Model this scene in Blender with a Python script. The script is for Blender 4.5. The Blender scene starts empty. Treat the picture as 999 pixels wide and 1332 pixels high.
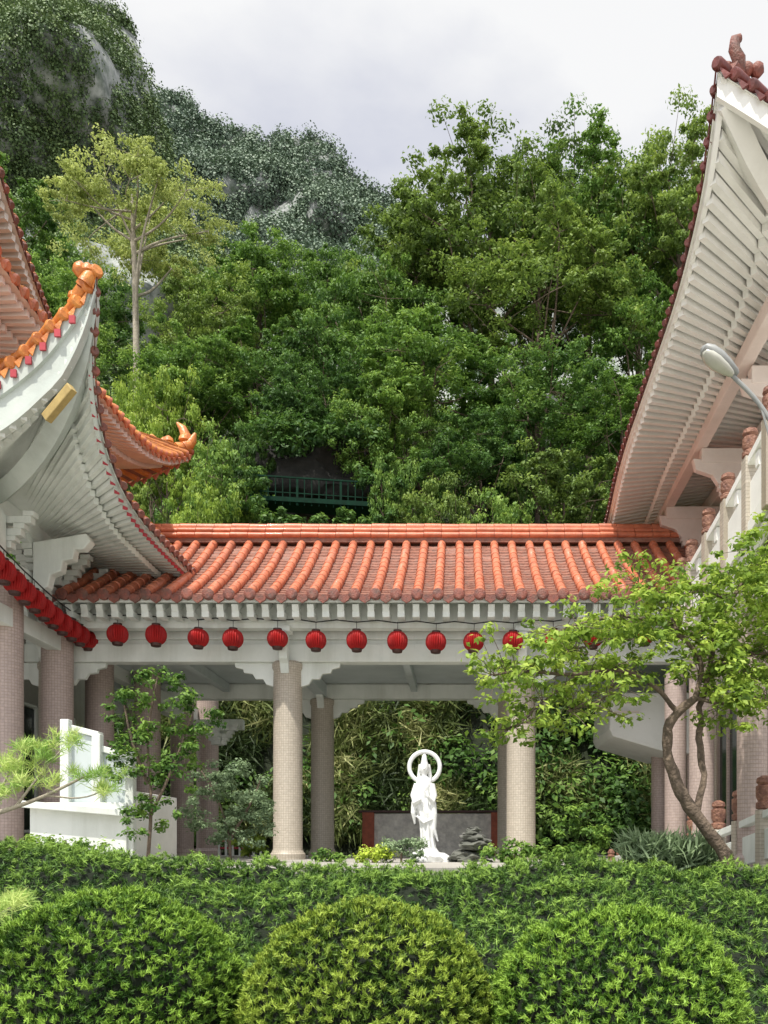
import bpy, bmesh, math, random
import numpy as np
from mathutils import Vector, noise
R=math.radians; PI=math.pi
random.seed(5)
sc=bpy.context.scene; COL=sc.collection
Z0=1.6; F=1100.0; VX=600.0; HY=1100.0
def W(px,py,Y): return Vector(((px-VX)/F*Y, Y, Z0+(HY-py)/F*Y))
def V(x,Y,z): return Vector((x,Y,z+Z0))
# ------------------------------------------------------------------ materials
def newmat(n):
    m=bpy.data.materials.new(n); m.use_nodes=True; nt=m.node_tree
    return m,nt,nt.nodes['Principled BSDF']
def pm(name,c1,c2=None,rough=.6,scale=4.0,bump=.0,bscale=None,dirt=None,dscale=1.2,damt=.5,streak=False,spec=.5,coat=0,tile=None):
    m,nt,b=newmat(name); N=nt.nodes; L=nt.links
    c2=c2 or tuple(x*.75 for x in c1)
    tc=N.new('ShaderNodeTexCoord'); mp=N.new('ShaderNodeMapping'); L.new(tc.outputs['Object'],mp.inputs[0])
    n1=N.new('ShaderNodeTexNoise'); n1.inputs['Scale'].default_value=scale; n1.inputs['Detail'].default_value=6; n1.inputs['Roughness'].default_value=.65
    L.new(tc.outputs['Object'],n1.inputs['Vector'])
    cr=N.new('ShaderNodeValToRGB'); cr.color_ramp.elements[0].position=.35; cr.color_ramp.elements[1].position=.65
    cr.color_ramp.elements[0].color=(*c2,1); cr.color_ramp.elements[1].color=(*c1,1)
    L.new(n1.outputs['Fac'],cr.inputs[0]); out=cr.outputs[0]
    if dirt:
        if streak: mp.inputs['Scale'].default_value=(1,1,.12)
        n2=N.new('ShaderNodeTexNoise'); n2.inputs['Scale'].default_value=dscale; n2.inputs['Detail'].default_value=8; n2.inputs['Roughness'].default_value=.7
        L.new(mp.outputs[0],n2.inputs['Vector'])
        r2=N.new('ShaderNodeValToRGB'); r2.color_ramp.elements[0].position=.48; r2.color_ramp.elements[1].position=.72
        r2.color_ramp.elements[1].color=(damt,)*3+(1,)
        L.new(n2.outputs['Fac'],r2.inputs[0])
        mx=N.new('ShaderNodeMix'); mx.data_type='RGBA'; L.new(r2.outputs[0],mx.inputs[0]); L.new(out,mx.inputs[6]); mx.inputs[7].default_value=(*dirt,1); out=mx.outputs[2]
    if tile:   # small facing tiles wrapped round a column whose origin is its axis
        sx=N.new('ShaderNodeSeparateXYZ'); L.new(tc.outputs['Object'],sx.inputs[0])
        at=N.new('ShaderNodeMath'); at.operation='ARCTAN2'; L.new(sx.outputs[1],at.inputs[0]); L.new(sx.outputs[0],at.inputs[1])
        cb=N.new('ShaderNodeCombineXYZ'); mu=N.new('ShaderNodeMath'); mu.operation='MULTIPLY'; mu.inputs[1].default_value=.27
        L.new(at.outputs[0],mu.inputs[0]); L.new(mu.outputs[0],cb.inputs[0]); L.new(sx.outputs[2],cb.inputs[1])
        br=N.new('ShaderNodeTexBrick'); br.offset=0; br.inputs['Scale'].default_value=1; br.inputs['Brick Width'].default_value=tile; br.inputs['Row Height'].default_value=tile; br.inputs['Mortar Size'].default_value=.004
        br.inputs['Color1'].default_value=(1,1,1,1); br.inputs['Color2'].default_value=(.86,.86,.86,1); br.inputs['Mortar'].default_value=(.68,.66,.62,1)
        L.new(cb.outputs[0],br.inputs['Vector'])
        mm=N.new('ShaderNodeMix'); mm.data_type='RGBA'; mm.blend_type='MULTIPLY'; mm.inputs[0].default_value=1; L.new(out,mm.inputs[6]); L.new(br.outputs[0],mm.inputs[7]); out=mm.outputs[2]
    L.new(out,b.inputs['Base Color']); b.inputs['Roughness'].default_value=rough
    b.inputs['Specular IOR Level'].default_value=spec; b.inputs['Coat Weight'].default_value=coat
    if bump:
        n3=N.new('ShaderNodeTexNoise'); n3.inputs['Scale'].default_value=bscale or scale*4; n3.inputs['Detail'].default_value=6
        L.new(tc.outputs['Object'],n3.inputs['Vector'])
        bp=N.new('ShaderNodeBump'); bp.inputs['Strength'].default_value=bump; bp.inputs['Distance'].default_value=.05
        L.new(n3.outputs['Fac'],bp.inputs['Height']); L.new(bp.outputs[0],b.inputs['Normal'])
    return m
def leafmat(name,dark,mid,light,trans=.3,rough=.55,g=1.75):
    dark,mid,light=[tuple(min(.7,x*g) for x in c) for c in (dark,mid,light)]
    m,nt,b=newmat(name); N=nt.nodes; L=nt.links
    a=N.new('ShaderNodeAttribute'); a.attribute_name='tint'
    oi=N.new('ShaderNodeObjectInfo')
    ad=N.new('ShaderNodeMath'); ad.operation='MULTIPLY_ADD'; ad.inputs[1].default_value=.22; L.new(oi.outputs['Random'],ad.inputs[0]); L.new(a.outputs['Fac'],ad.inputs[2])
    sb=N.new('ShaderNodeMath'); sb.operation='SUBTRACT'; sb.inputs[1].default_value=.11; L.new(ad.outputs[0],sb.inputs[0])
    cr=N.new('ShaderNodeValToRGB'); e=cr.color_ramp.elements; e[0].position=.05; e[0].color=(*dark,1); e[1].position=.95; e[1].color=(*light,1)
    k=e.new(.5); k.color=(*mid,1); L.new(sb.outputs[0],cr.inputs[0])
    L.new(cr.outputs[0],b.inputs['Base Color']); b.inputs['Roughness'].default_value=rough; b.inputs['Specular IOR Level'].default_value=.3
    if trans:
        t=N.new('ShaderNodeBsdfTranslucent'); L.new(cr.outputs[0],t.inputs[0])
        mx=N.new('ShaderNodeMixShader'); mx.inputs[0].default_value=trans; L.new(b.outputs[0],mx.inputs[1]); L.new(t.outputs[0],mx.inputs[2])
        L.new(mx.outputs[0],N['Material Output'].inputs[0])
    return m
M={}
M['tile']=pm('glazed_tile_orange',(.64,.22,.115),(.50,.135,.065),.42,6,.15,30,dirt=(.22,.11,.08),dscale=2.2,damt=.6,coat=.12)
M['pan']=pm('tile_pan',(.34,.14,.09),(.19,.085,.06),.6,9,.3,30,dirt=(.24,.19,.16),dscale=3,damt=.5)
M['tend']=pm('tile_end_weathered',(.30,.09,.06),(.14,.06,.05),.6,9,.4,40,dirt=(.10,.09,.07),dscale=4,damt=.7)
M['gold']=pm('glazed_tile_gold',(.72,.28,.055),(.54,.16,.035),.36,5,.3,25,dirt=(.30,.10,.045),dscale=3.5,damt=.8,coat=.15)
M['dred']=pm('glazed_tile_dark_red',(.20,.045,.035),(.09,.028,.025),.45,6,.2,25,dirt=(.07,.05,.045),dscale=3,damt=.6,coat=.05)
M['white']=pm('painted_white',(.78,.81,.77),(.68,.72,.68),.6,1.5,.06,40,dirt=(.38,.40,.34),dscale=1.6,damt=.45,streak=True)
M['fasc']=pm('fascia_white_shaded',(.56,.61,.57),(.47,.52,.49),.6,1.5,.06,40,dirt=(.30,.32,.28),dscale=1.3,damt=.5)  # white paint greyed in its base colour to look shaded
M['soff']=pm('soffit_white',(.85,.85,.81),(.78,.78,.74),.65,1.5,.05,40,dirt=(.52,.52,.47),dscale=1.2,damt=.3)
M['pinkw']=pm('soffit_pinkish_white',(.82,.73,.68),(.75,.65,.59),.65,1.5,.05,40,dirt=(.48,.40,.35),dscale=1.2,damt=.3)
M['ceil']=pm('ceiling_pale_blue',(.58,.64,.64),(.50,.56,.56),.7,1.2,.05,30,dirt=(.28,.31,.30),dscale=.8,damt=.4)
M['col']=pm('column_tiled_beige',(.56,.50,.42),(.46,.41,.34),.5,30,.1,60,tile=.045)
M['colp']=pm('column_pinkish',(.54,.43,.39),(.44,.35,.32),.5,25,.1,60,tile=.05)
M['redp']=pm('red_paint',(.46,.04,.06),(.34,.03,.04),.5,6)
M['redl']=pm('lantern_red',(.38,.010,.010),(.26,.008,.008),.6,5,spec=.3)
M['ldark']=pm('lantern_cap',(.06,.02,.015),None,.5)
M['black']=pm('black_cable',(.02,.02,.02),None,.6)
M['glass']=pm('dark_glass',(.02,.035,.035),(.01,.02,.02),.12,1)
M['dwall']=pm('streaked_grey_wall',(.42,.42,.38),(.34,.34,.31),.8,2,.1,dirt=(.16,.16,.13),streak=True)  # plain grey with darker vertical dirt streaks
M['stone']=pm('white_marble',(.82,.83,.82),(.74,.75,.75),.4,4,.03)
M['rock']=pm('grey_rock',(.20,.20,.18),(.08,.085,.07),.9,2.5,.9,8,dirt=(.05,.07,.03),dscale=1.5,damt=.6)
M['drock']=pm('cave_shade_rock',(.03,.03,.026),(.012,.012,.010),.95,2.5,.9,6)  # near-black colour stands in for the shade inside the cave
M['cliff']=pm('cliff_rock',(.42,.43,.42),(.11,.13,.12),.95,.55,1.0,1.6,dirt=(.07,.11,.05),dscale=.35,damt=.8)
M['soil']=pm('soil_moss',(.022,.032,.013),(.010,.015,.007),.95,2.5,.8,6)
M['pave']=pm('paving',(.42,.40,.36),(.34,.32,.29),.8,2,.1)
M['bark']=pm('bark_brown',(.20,.15,.11),(.10,.075,.055),.9,9,.7,30)
M['barkl']=pm('bark_pale',(.42,.38,.30),(.26,.23,.18),.9,7,.5,25)
M['brown']=pm('carved_brown',(.34,.17,.11),(.16,.07,.05),.6,14,.8,30)
M['relief']=pm('relief_stone',(.85,.82,.76),(.55,.53,.50),.7,6,1.0,8)
M['brick']=pm('red_brick',(.42,.11,.06),(.28,.08,.05),.7,12,.3)
M['green']=pm('green_paint',(.006,.035,.02),(.005,.02,.012),.8,5,spec=.1)
M['steel']=pm('galvanised',(.30,.31,.30),(.22,.23,.23),.45,12)
M['lens']=pm('lamp_lens',(.50,.50,.44),(.42,.42,.37),.2,5)
M['goldp']=pm('gold_panel',(.46,.34,.12),(.32,.23,.08),.5,8)
M['core']=pm('foliage_core',(.010,.018,.006),(.005,.010,.003),.95,8)  # near-black colour stands in for shade between the leaves
LM={}
LM['deep']=leafmat('leaf_deep',(.016,.044,.011),(.052,.11,.020),(.15,.23,.045))
LM['mid']=leafmat('leaf_mid',(.022,.058,.011),(.080,.15,.024),(.21,.30,.055))
LM['olive']=leafmat('leaf_olive',(.030,.058,.012),(.100,.155,.028),(.25,.32,.065))
LM['pale']=leafmat('leaf_pale',(.09,.13,.03),(.22,.26,.075),(.36,.40,.13),.35)
LM['far']=leafmat('leaf_far_hazed',(.035,.062,.028),(.080,.122,.048),(.15,.20,.075),0,g=1.6)  # slight aerial haze mixed into the leaf colour
LM['farb']=leafmat('leaf_farther_hazed',(.060,.090,.070),(.095,.135,.092),(.145,.190,.125),0,g=1.6)  # bluish aerial haze put into the leaf colour instead of a volume
LM['bright']=leafmat('leaf_bright',(.06,.11,.018),(.17,.25,.035),(.34,.42,.08),.4)
LM['top1']=leafmat('leaf_topiary',(.010,.034,.005),(.058,.130,.013),(.19,.31,.04),.15,g=1.35)
LM['top2']=leafmat('leaf_topiary_olive',(.012,.034,.005),(.070,.128,.013),(.22,.30,.04),.15,g=1.35)
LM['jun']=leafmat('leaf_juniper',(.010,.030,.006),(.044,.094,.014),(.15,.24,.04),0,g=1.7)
LM['grey']=leafmat('leaf_greygreen',(.05,.08,.04),(.12,.17,.09),(.22,.29,.16),.3)
LM['pine']=leafmat('leaf_pine',(.07,.13,.03),(.17,.28,.06),(.34,.45,.13),.3)
LM['yel']=leafmat('leaf_yellow',(.12,.18,.02),(.32,.42,.05),(.52,.60,.10),.3)
LM['grass']=leafmat('leaf_grassy',(.02,.035,.01),(.085,.11,.03),(.32,.32,.15),.2)
# ------------------------------------------------------------------ builders
WL={}
class MB:
    def __init__(s): s.v=[]; s.f=[]
    def add(s,v,f):
        o=len(s.v); s.v+= [tuple(p) for p in v]; s.f+=[tuple(i+o for i in q) for q in f]; return s
    def box(s,c,d,rz=0):
        x,y,z=[k/2 for k in d]; ca,sa=math.cos(rz),math.sin(rz)
        P=[]
        for a,b,e in ((-x,-y,-z),(x,-y,-z),(x,y,-z),(-x,y,-z),(-x,-y,z),(x,-y,z),(x,y,z),(-x,y,z)):
            P.append((c[0]+a*ca-b*sa,c[1]+a*sa+b*ca,c[2]+e))
        return s.add(P,[(0,3,2,1),(4,5,6,7),(0,1,5,4),(1,2,6,5),(2,3,7,6),(3,0,4,7)])
    def beam(s,p,q,w,h,up=(0,0,1)):
        p=Vector(p);q=Vector(q);d=(q-p).normalized();sd=d.cross(Vector(up)).normalized();u=sd.cross(d)
        P=[]
        for o in (p,q):
            for a,b in ((-1,-1),(1,-1),(1,1),(-1,1)): P.append(o+sd*a*w/2+u*b*h/2)
        return s.add(P,[(0,1,2,3),(7,6,5,4),(0,4,5,1),(1,5,6,2),(2,6,7,3),(3,7,4,0)])
    def tube(s,pts,rad,n=8,cap=True):
        pts=[Vector(p) for p in pts]; m=len(pts)
        if not hasattr(rad,'__len__'): rad=[rad]*m
        P=[];Fc=[];u=None
        for i,p in enumerate(pts):
            d=(pts[min(i+1,m-1)]-pts[max(i-1,0)])
            d=d.normalized() if d.length>1e-9 else Vector((0,0,1))
            if u is None:
                a=Vector((0,0,1)) if abs(d.z)<.9 else Vector((1,0,0)); u=d.cross(a).normalized()
            else:
                u=(u-d*u.dot(d)).normalized()
            w=d.cross(u)
            for k in range(n):
                t=2*PI*k/n; P.append(p+(u*math.cos(t)+w*math.sin(t))*rad[i])
        for i in range(m-1):
            for k in range(n): Fc.append((i*n+k,i*n+(k+1)%n,(i+1)*n+(k+1)%n,(i+1)*n+k))
        if cap: Fc.append(tuple(range(n-1,-1,-1))); Fc.append(tuple((m-1)*n+k for k in range(n)))
        return s.add(P,Fc)
    def lathe(s,prof,c,n=20,sx=1,sy=1,rib=0,nr=0):
        P=[];Fc=[]
        for r,z in prof:
            for k in range(n):
                t=2*PI*k/n; rr=r*(1+rib*(abs(math.cos(t*nr/2))-.6)) if rib else r
                P.append((c[0]+rr*math.cos(t)*sx,c[1]+rr*math.sin(t)*sy,c[2]+z))
        m=len(prof)
        for i in range(m-1):
            for k in range(n): Fc.append((i*n+k,i*n+(k+1)%n,(i+1)*n+(k+1)%n,(i+1)*n+k))
        Fc.append(tuple(range(n-1,-1,-1))); Fc.append(tuple((m-1)*n+k for k in range(n)))
        return s.add(P,Fc)
    def grid(s,G):
        m=len(G);n=len(G[0]);P=[p for r in G for p in r]
        return s.add(P,[(i*n+j,i*n+j+1,(i+1)*n+j+1,(i+1)*n+j) for i in range(m-1) for j in range(n-1)])
    def prism(s,poly,axis,a,b):   # poly in the 2D plane orthogonal to axis 'x' or 'y'
        P=[]
        for t in (a,b):
            for u,w in poly: P.append((t,u,w) if axis=='x' else (u,t,w))
        n=len(poly)
        return s.add(P,[tuple(range(n)),tuple(range(2*n-1,n-1,-1))]+[(k,(k+1)%n,n+(k+1)%n,n+k) for k in range(n)])
    def build(s,name,mat,parent=None,origin=None,smooth=False,ang=35,bevel=0):
        base=Vector(WL.get(parent.name,(0,0,0))) if parent else Vector((0,0,0))
        o0=Vector(origin) if origin is not None else (base if parent else Vector((0,0,0)))
        me=bpy.data.meshes.new(name); me.from_pydata([(p[0]-o0.x,p[1]-o0.y,p[2]-o0.z) for p in s.v],[],s.f); me.update()
        bm=bmesh.new(); bm.from_mesh(me); bmesh.ops.recalc_face_normals(bm,faces=bm.faces); bm.to_mesh(me); bm.free()
        if smooth:
            me.polygons.foreach_set('use_smooth',[True]*len(me.polygons))
            try: me.set_sharp_from_angle(angle=R(ang))
            except Exception: pass
        me.materials.append(mat)
        o=bpy.data.objects.new(name,me); COL.objects.link(o)
        if parent: o.parent=parent
        o.location=o0-base; WL[o.name]=tuple(o0)
        if bevel:
            b=o.modifiers.new('bevel','BEVEL'); b.width=bevel; b.segments=2; b.limit_method='ANGLE'
        return o
def thing(name,label,cat,loc,group=None):
    o=bpy.data.objects.new(name,None); COL.objects.link(o); o.location=loc; o.empty_display_size=.2
    o['label']=label;o['category']=cat
    if group:o['group']=group
    WL[o.name]=tuple(loc); return o
def tag(o,label,cat=None,group=None,kind=None):
    if label:o['label']=label
    if cat:o['category']=cat
    if group:o['group']=group
    if kind:o['kind']=kind
    return o
def kids(o): return [c for c in bpy.data.objects if c.parent==o]
def dup(root,loc,label,rz=0,scale=None):
    r=root.copy(); COL.objects.link(r); r.location=loc; r.rotation_euler=(0,0,rz); r['label']=label
    if scale: r.scale=scale
    for ch in kids(root):
        c=ch.copy(); COL.objects.link(c); c.parent=r
        for g in kids(ch):
            d=g.copy(); COL.objects.link(d); d.parent=c
    return r
def nrm(a): return a/np.maximum(np.linalg.norm(a,axis=1,keepdims=True),1e-9)
class LF:   # leaf collector
    def __init__(s,seed): s.r=np.random.default_rng(seed); s.C=[];s.T=[];s.N=[];s.L=[];s.A=[];s.t=[]
    def add(s,C,T,N,L,asp,tint):
        n=len(C); N=nrm(N); T=T-N*np.sum(T*N,axis=1,keepdims=True); T=nrm(T)
        s.C.append(C);s.T.append(T);s.N.append(N);s.L.append(np.broadcast_to(L,(n,)).astype(float));s.A.append(np.full(n,asp));s.t.append(np.broadcast_to(tint,(n,)).astype(float))
    def blob(s,c,rad,n,L,asp=.5,flat=.6,up=.5,jit=.6,base=None,shell=.5):
        r=s.r; d=nrm(r.normal(size=(n,3))); rr=(shell+(1-shell)*r.random((n,1)))
        P=np.array(c)+d*rr*rad*np.array([1,1,flat]); N=d*.7+np.array([0,0,up])+r.normal(size=(n,3))*jit*.6
        b=r.random() if base is None else base
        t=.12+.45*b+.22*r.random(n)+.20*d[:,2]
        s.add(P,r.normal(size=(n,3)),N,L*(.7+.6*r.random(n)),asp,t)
    def tufts(s,C,D,k,L,asp,spread,tint):
        r=s.r; n=len(C); C=np.repeat(C,k,0);D=np.repeat(D,k,0);tint=np.repeat(tint,k)
        d=nrm(nrm(D)+spread*r.normal(size=(n*k,3))); l=L*(.6+.7*r.random(n*k))
        s.add(C+d*l[:,None]*.5,d,nrm(r.normal(size=(n*k,3)))+D*.3,l,asp,np.clip(tint+.22*(r.random(n*k)-.5),0,1))
    def build(s,name,mat,parent=None,origin=None):
        C=np.concatenate(s.C);T=np.concatenate(s.T);N=np.concatenate(s.N);L=np.concatenate(s.L)[:,None];A=np.concatenate(s.A)[:,None];t=np.concatenate(s.t)
        base=np.array(WL.get(parent.name,(0,0,0))) if parent else np.zeros(3)
        o0=np.array(origin) if origin is not None else (base if parent else np.zeros(3))
        C=C-o0
        B=np.cross(N,T); n=len(C); v=np.empty((n,4,3))
        v[:,0]=C-T*L*.5; v[:,1]=C+B*L*A*.5+N*L*.07; v[:,2]=C+T*L*.5-N*L*.06; v[:,3]=C-B*L*A*.5+N*L*.07
        me=bpy.data.meshes.new(name); me.vertices.add(4*n); me.vertices.foreach_set('co',v.ravel()); me.loops.add(4*n)
        me.loops.foreach_set('vertex_index',np.arange(4*n,dtype=np.int32)); me.polygons.add(n); me.polygons.foreach_set('loop_start',np.arange(0,4*n,4,dtype=np.int32))
        me.update(calc_edges=True)
        a=me.attributes.new('tint','FLOAT','FACE'); a.data.foreach_set('value',t.astype(np.float32))
        me.materials.append(mat); o=bpy.data.objects.new(name,me); COL.objects.link(o)
        if parent:o.parent=parent
        o.location=tuple(o0-base); WL[o.name]=tuple(o0); return o
def resample(pts,n):
    P=np.array([tuple(p) for p in pts],float); d=np.r_[0,np.cumsum(np.linalg.norm(np.diff(P,axis=0),axis=1))]
    t=np.linspace(0,d[-1],n); return [Vector([np.interp(x,d,P[:,k]) for k in range(3)]) for x in t]
def smooth(pts,it=2):
    P=[Vector(p) for p in pts]
    for _ in range(it):
        Q=[P[0]]
        for a,b in zip(P,P[1:]): Q+=[a*.75+b*.25,a*.25+b*.75]
        Q.append(P[-1]); P=Q
    return P
def plen(pts): return sum((Vector(a)-Vector(b)).length for a,b in zip(pts,pts[1:]))
# ------------------------------------------------------------------ camera, light, world
cam=bpy.data.cameras.new('camera'); co=bpy.data.objects.new('camera',cam); COL.objects.link(co)
co.location=(0,0,Z0); co.rotation_euler=(R(90),0,0); cam.sensor_fit='HORIZONTAL'; cam.sensor_width=36; cam.lens=36*F/999
cam.shift_x=-(VX-499.5)/999; cam.shift_y=(HY-666)/999; cam.clip_end=3000; sc.camera=co
elev=R(64); az=R(205)   # sun compass angle, clockwise from +Y
sd=Vector((math.sin(az)*math.cos(elev),math.cos(az)*math.cos(elev),math.sin(elev)))
sl=bpy.data.lights.new('sun','SUN'); so=bpy.data.objects.new('sun',sl); COL.objects.link(so); so.rotation_euler=sd.to_track_quat('Z','Y').to_euler(); so.location=(0,-10,40)
sl.energy=5.0; sl.angle=R(1); sl.color=(1,.95,.85)
w=bpy.data.worlds.new('World'); sc.world=w; w.use_nodes=True; nt=w.node_tree; N=nt.nodes; L=nt.links
bg=N['Background']; sky=N.new('ShaderNodeTexSky'); sky.sky_type='NISHITA'; sky.sun_disc=False; sky.sun_elevation=elev; sky.sun_rotation=az
tc=N.new('ShaderNodeTexCoord'); mp=N.new('ShaderNodeMapping'); mp.inputs['Scale'].default_value=(1,1,2.2); L.new(tc.outputs['Generated'],mp.inputs[0])
nz=N.new('ShaderNodeTexNoise'); nz.inputs['Scale'].default_value=2.6; nz.inputs['Detail'].default_value=7; nz.inputs['Roughness'].default_value=.5; L.new(mp.outputs[0],nz.inputs[0])
cr=N.new('ShaderNodeValToRGB'); e=cr.color_ramp.elements; e[0].position=.38; e[0].color=(.70,.72,.81,1); e[1].position=.58; e[1].color=(1,1,1,1); L.new(nz.outputs[0],cr.inputs[0])
# clouds brightened round the out-of-view sun, added as fill light
dt=N.new('ShaderNodeVectorMath'); dt.operation='DOT_PRODUCT'; L.new(tc.outputs['Generated'],dt.inputs[0]); dt.inputs[1].default_value=tuple(sd)
mr=N.new('ShaderNodeMapRange'); mr.inputs['From Min'].default_value=.45; mr.inputs['From Max'].default_value=1; mr.inputs['To Min'].default_value=10.0; mr.inputs['To Max'].default_value=21; L.new(dt.outputs['Value'],mr.inputs['Value'])
sc8=N.new('ShaderNodeVectorMath'); sc8.operation='SCALE'; L.new(mr.outputs[0],sc8.inputs[3]); L.new(cr.outputs[0],sc8.inputs[0])
mx=N.new('ShaderNodeMix'); mx.data_type='RGBA'; mx.inputs[0].default_value=.93; L.new(sky.outputs[0],mx.inputs[6]); L.new(sc8.outputs[0],mx.inputs[7]); L.new(mx.outputs[2],bg.inputs[0]); bg.inputs[1].default_value=.1
sc.view_settings.view_transform='Standard'; sc.view_settings.look='None'; sc.view_settings.exposure=0
# ------------------------------------------------------------------ terrain
TZ=-.26
g=MB(); g.grid([[(x,y,0) for x in (-900,-40,40,900)] for y in (-300,0,60,1200)]); tag(g.build('ground',M['pave']),None,kind='structure')
g=MB(); g.box((0,18.4,(TZ+Z0)/2),(60,17,TZ+Z0)); tag(g.build('terrace',M['pave']),None,kind='structure')
HYs=[23,24.5,26,28,34,45,60,80,110]; HZs=[-.4,1.5,5,8.5,12,20,30,40,48]
def Hrel(x,Y):
    z=np.interp(Y,HYs,HZs); n=noise.noise(Vector((x*.15,Y*.15,0)))*2.0+noise.noise(Vector((x*.5,Y*.5,3)))*.7
    return z+n*min(1,max(0,(Y-23.5)/4))
G=[]
for Y in list(np.arange(23,34,.6))+list(np.arange(34,112,2.5)):
    G.append([V(x,Y,Hrel(x,Y)) for x in np.linspace(-75,75,110)])
h=MB(); h.grid(G); tag(h.build('hillside',M['soil'],smooth=True,ang=180),None,kind='structure')
def mountain(name,prof,Y0,Ya,za,x0,x1,amp,seed,jag,n=150,m=60):
    px=[p[0] for p in prof]; py=[p[1] for p in prof]; G=[]
    for j in range(m+6):
        v=j/(m-1); row=[]
        for i in range(n):
            p=x0+(x1-x0)*i/(n-1); zr=(HY-np.interp(p,px,py)+jag*(noise.noise(Vector((p*.02,seed,0)))+.6*noise.noise(Vector((p*.06,seed,5)))))/F*Y0; X=(p-VX)/F*Y0
            if v<=1: Y=Ya+(Y0-Ya)*v; z=za+(zr-za)*v**1.15
            else: Y=Y0+(v-1)*Y0*1.0; z=zr-(v-1)*zr*2.0
            q=Vector((X*.035,Y*.035,z*.035+seed)); k=noise.turbulence(q,5,False)*amp; k2=noise.ridged_multi_fractal(Vector((X*.07,Y*.07,z*.03+seed)),1,2,4,1,2)*amp*.18
            ed=min(1,abs(1-v)*6)
            row.append(V(X+k*.3*ed,Y-(k+k2)*1.2*min(1,v*3)*ed,z-k*.4*ed))
        G.append(row)
    b=MB(); b.grid(G); tag(b.build(name,M['cliff'],smooth=True,ang=35),None,kind='structure'); return G
P1=[(-500,-500),(-100,-200),(0,-70),(120,-10),(165,25),(183,70),(200,140),(225,215),(265,300),(330,400),(450,560)]
P2=[(-100,60),(150,118),(200,128),(245,135),(300,168),(340,188),(385,170),(430,200),(460,228),(495,252),(560,320),(700,370),(900,350),(1200,300)]
G2=mountain('far_mountain',P2,200,110,40,-150,1200,9,7,16)
G1=mountain('near_mountain',P1,125,75,28,-350,430,13,1,14)
def cover(G,seed,n,rad,nl,ls,vmin,thr,nsc,x0,x1):
    lf=LF(seed); rr=random.Random(seed); m=len(G)
    k=0; tries=0
    while k<n and tries<n*8:
        tries+=1
        i=rr.uniform(vmin*(m-1),m-6.2); j=rr.uniform(0,len(G[0])-1.001); a,b=int(i),int(j); fi,fj=i-a,j-b
        p=(G[a][b]*(1-fj)+G[a][b+1]*fj)*(1-fi)+(G[a+1][b]*(1-fj)+G[a+1][b+1]*fj)*fi
        px=VX+p.x/p.y*F
        if px<x0 or px>x1: continue
        if noise.noise(p*nsc)+.5*noise.noise(p*nsc*3)>thr: continue
        rd=rad*rr.choice((.5,.6,.7,.9,1.1,1.5))
        lf.blob((p.x,p.y,p.z+rd*.25),rd,int(nl*(.5+rd/rad*.5)),ls,.7,flat=.9,up=.4,base=rr.random()*.85+.15*(noise.noise(p*.06)+.5)); k+=1
    return lf
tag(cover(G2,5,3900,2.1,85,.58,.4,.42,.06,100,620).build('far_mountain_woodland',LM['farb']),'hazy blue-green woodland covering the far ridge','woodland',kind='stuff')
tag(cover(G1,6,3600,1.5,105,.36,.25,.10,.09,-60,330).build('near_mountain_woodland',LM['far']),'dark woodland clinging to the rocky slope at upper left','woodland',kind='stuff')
# undergrowth on the hillside
lf=LF(11); rr=random.Random(11)
for k in range(1750):
    Y=23.3+rr.random()**1.7*46; x=rr.uniform(-.68,.42)*Y
    if 24.6<Y<28.4 and -6.6<x<-2.3: continue
    z=Hrel(x,Y); rd=rr.uniform(.5,1.1)*(1+Y*.012)
    if Y<26 and x<1 and noise.noise(Vector((x*.5,Y*.7,7)))<.05: continue
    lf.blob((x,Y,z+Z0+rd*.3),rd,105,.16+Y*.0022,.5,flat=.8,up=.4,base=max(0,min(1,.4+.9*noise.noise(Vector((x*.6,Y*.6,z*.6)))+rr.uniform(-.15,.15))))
for k in range(170):   # fill the steep foot of the cliff, right of the statue and below
    Y=rr.uniform(23.5,26.5); x=rr.uniform(1.0,8.5) if k<120 else rr.uniform(-11,1); z=Hrel(x,Y); rd=rr.uniform(.3,.75)
    lf.blob((x,Y-.1,z+Z0+rd*.2),rd,110,.19,.45,flat=.9,up=.3,base=rr.random()*.75)
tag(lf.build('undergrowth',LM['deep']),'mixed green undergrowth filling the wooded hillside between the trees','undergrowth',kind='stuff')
# hanging grasses and ferns on the cliff foot
lf=LF(12); r=lf.r; n=5600
Y=23.6+r.random(n)*2.8; x=r.uniform(-11,8,n)
kp=np.array([noise.noise(Vector((a*.55,b*.9,1)))>(-.08 if a<1 else -.3) for a,b in zip(x,Y)]); x=x[kp];Y=Y[kp];n=len(x)
z=np.array([Hrel(a,b) for a,b in zip(x,Y)])+Z0
D=np.c_[r.normal(size=n)*.7,-np.ones(n)*.8,.7+r.random(n)*.7]; tn=np.array([.28+.95*noise.noise(Vector((a*.7,b*.7,c*.7)))+.4*noise.noise(Vector((a*2,b*2,c*2))) for a,b,c in zip(x,Y,z)])
lf.tufts(np.c_[x,Y-.05,z],D,9,.65,.07,.5,tn)
D2=np.c_[r.normal(size=n)*.3,-np.ones(n)*.5,-r.random(n)]; lf.tufts(np.c_[x,Y-.2,z+.1],D2,6,.75,.06,.35,tn+.1)
tag(lf.build('cliff_grasses',LM['grass']),'long arching grasses and ferns hanging on the cliff foot behind the walkway','grass',kind='stuff')
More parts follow.
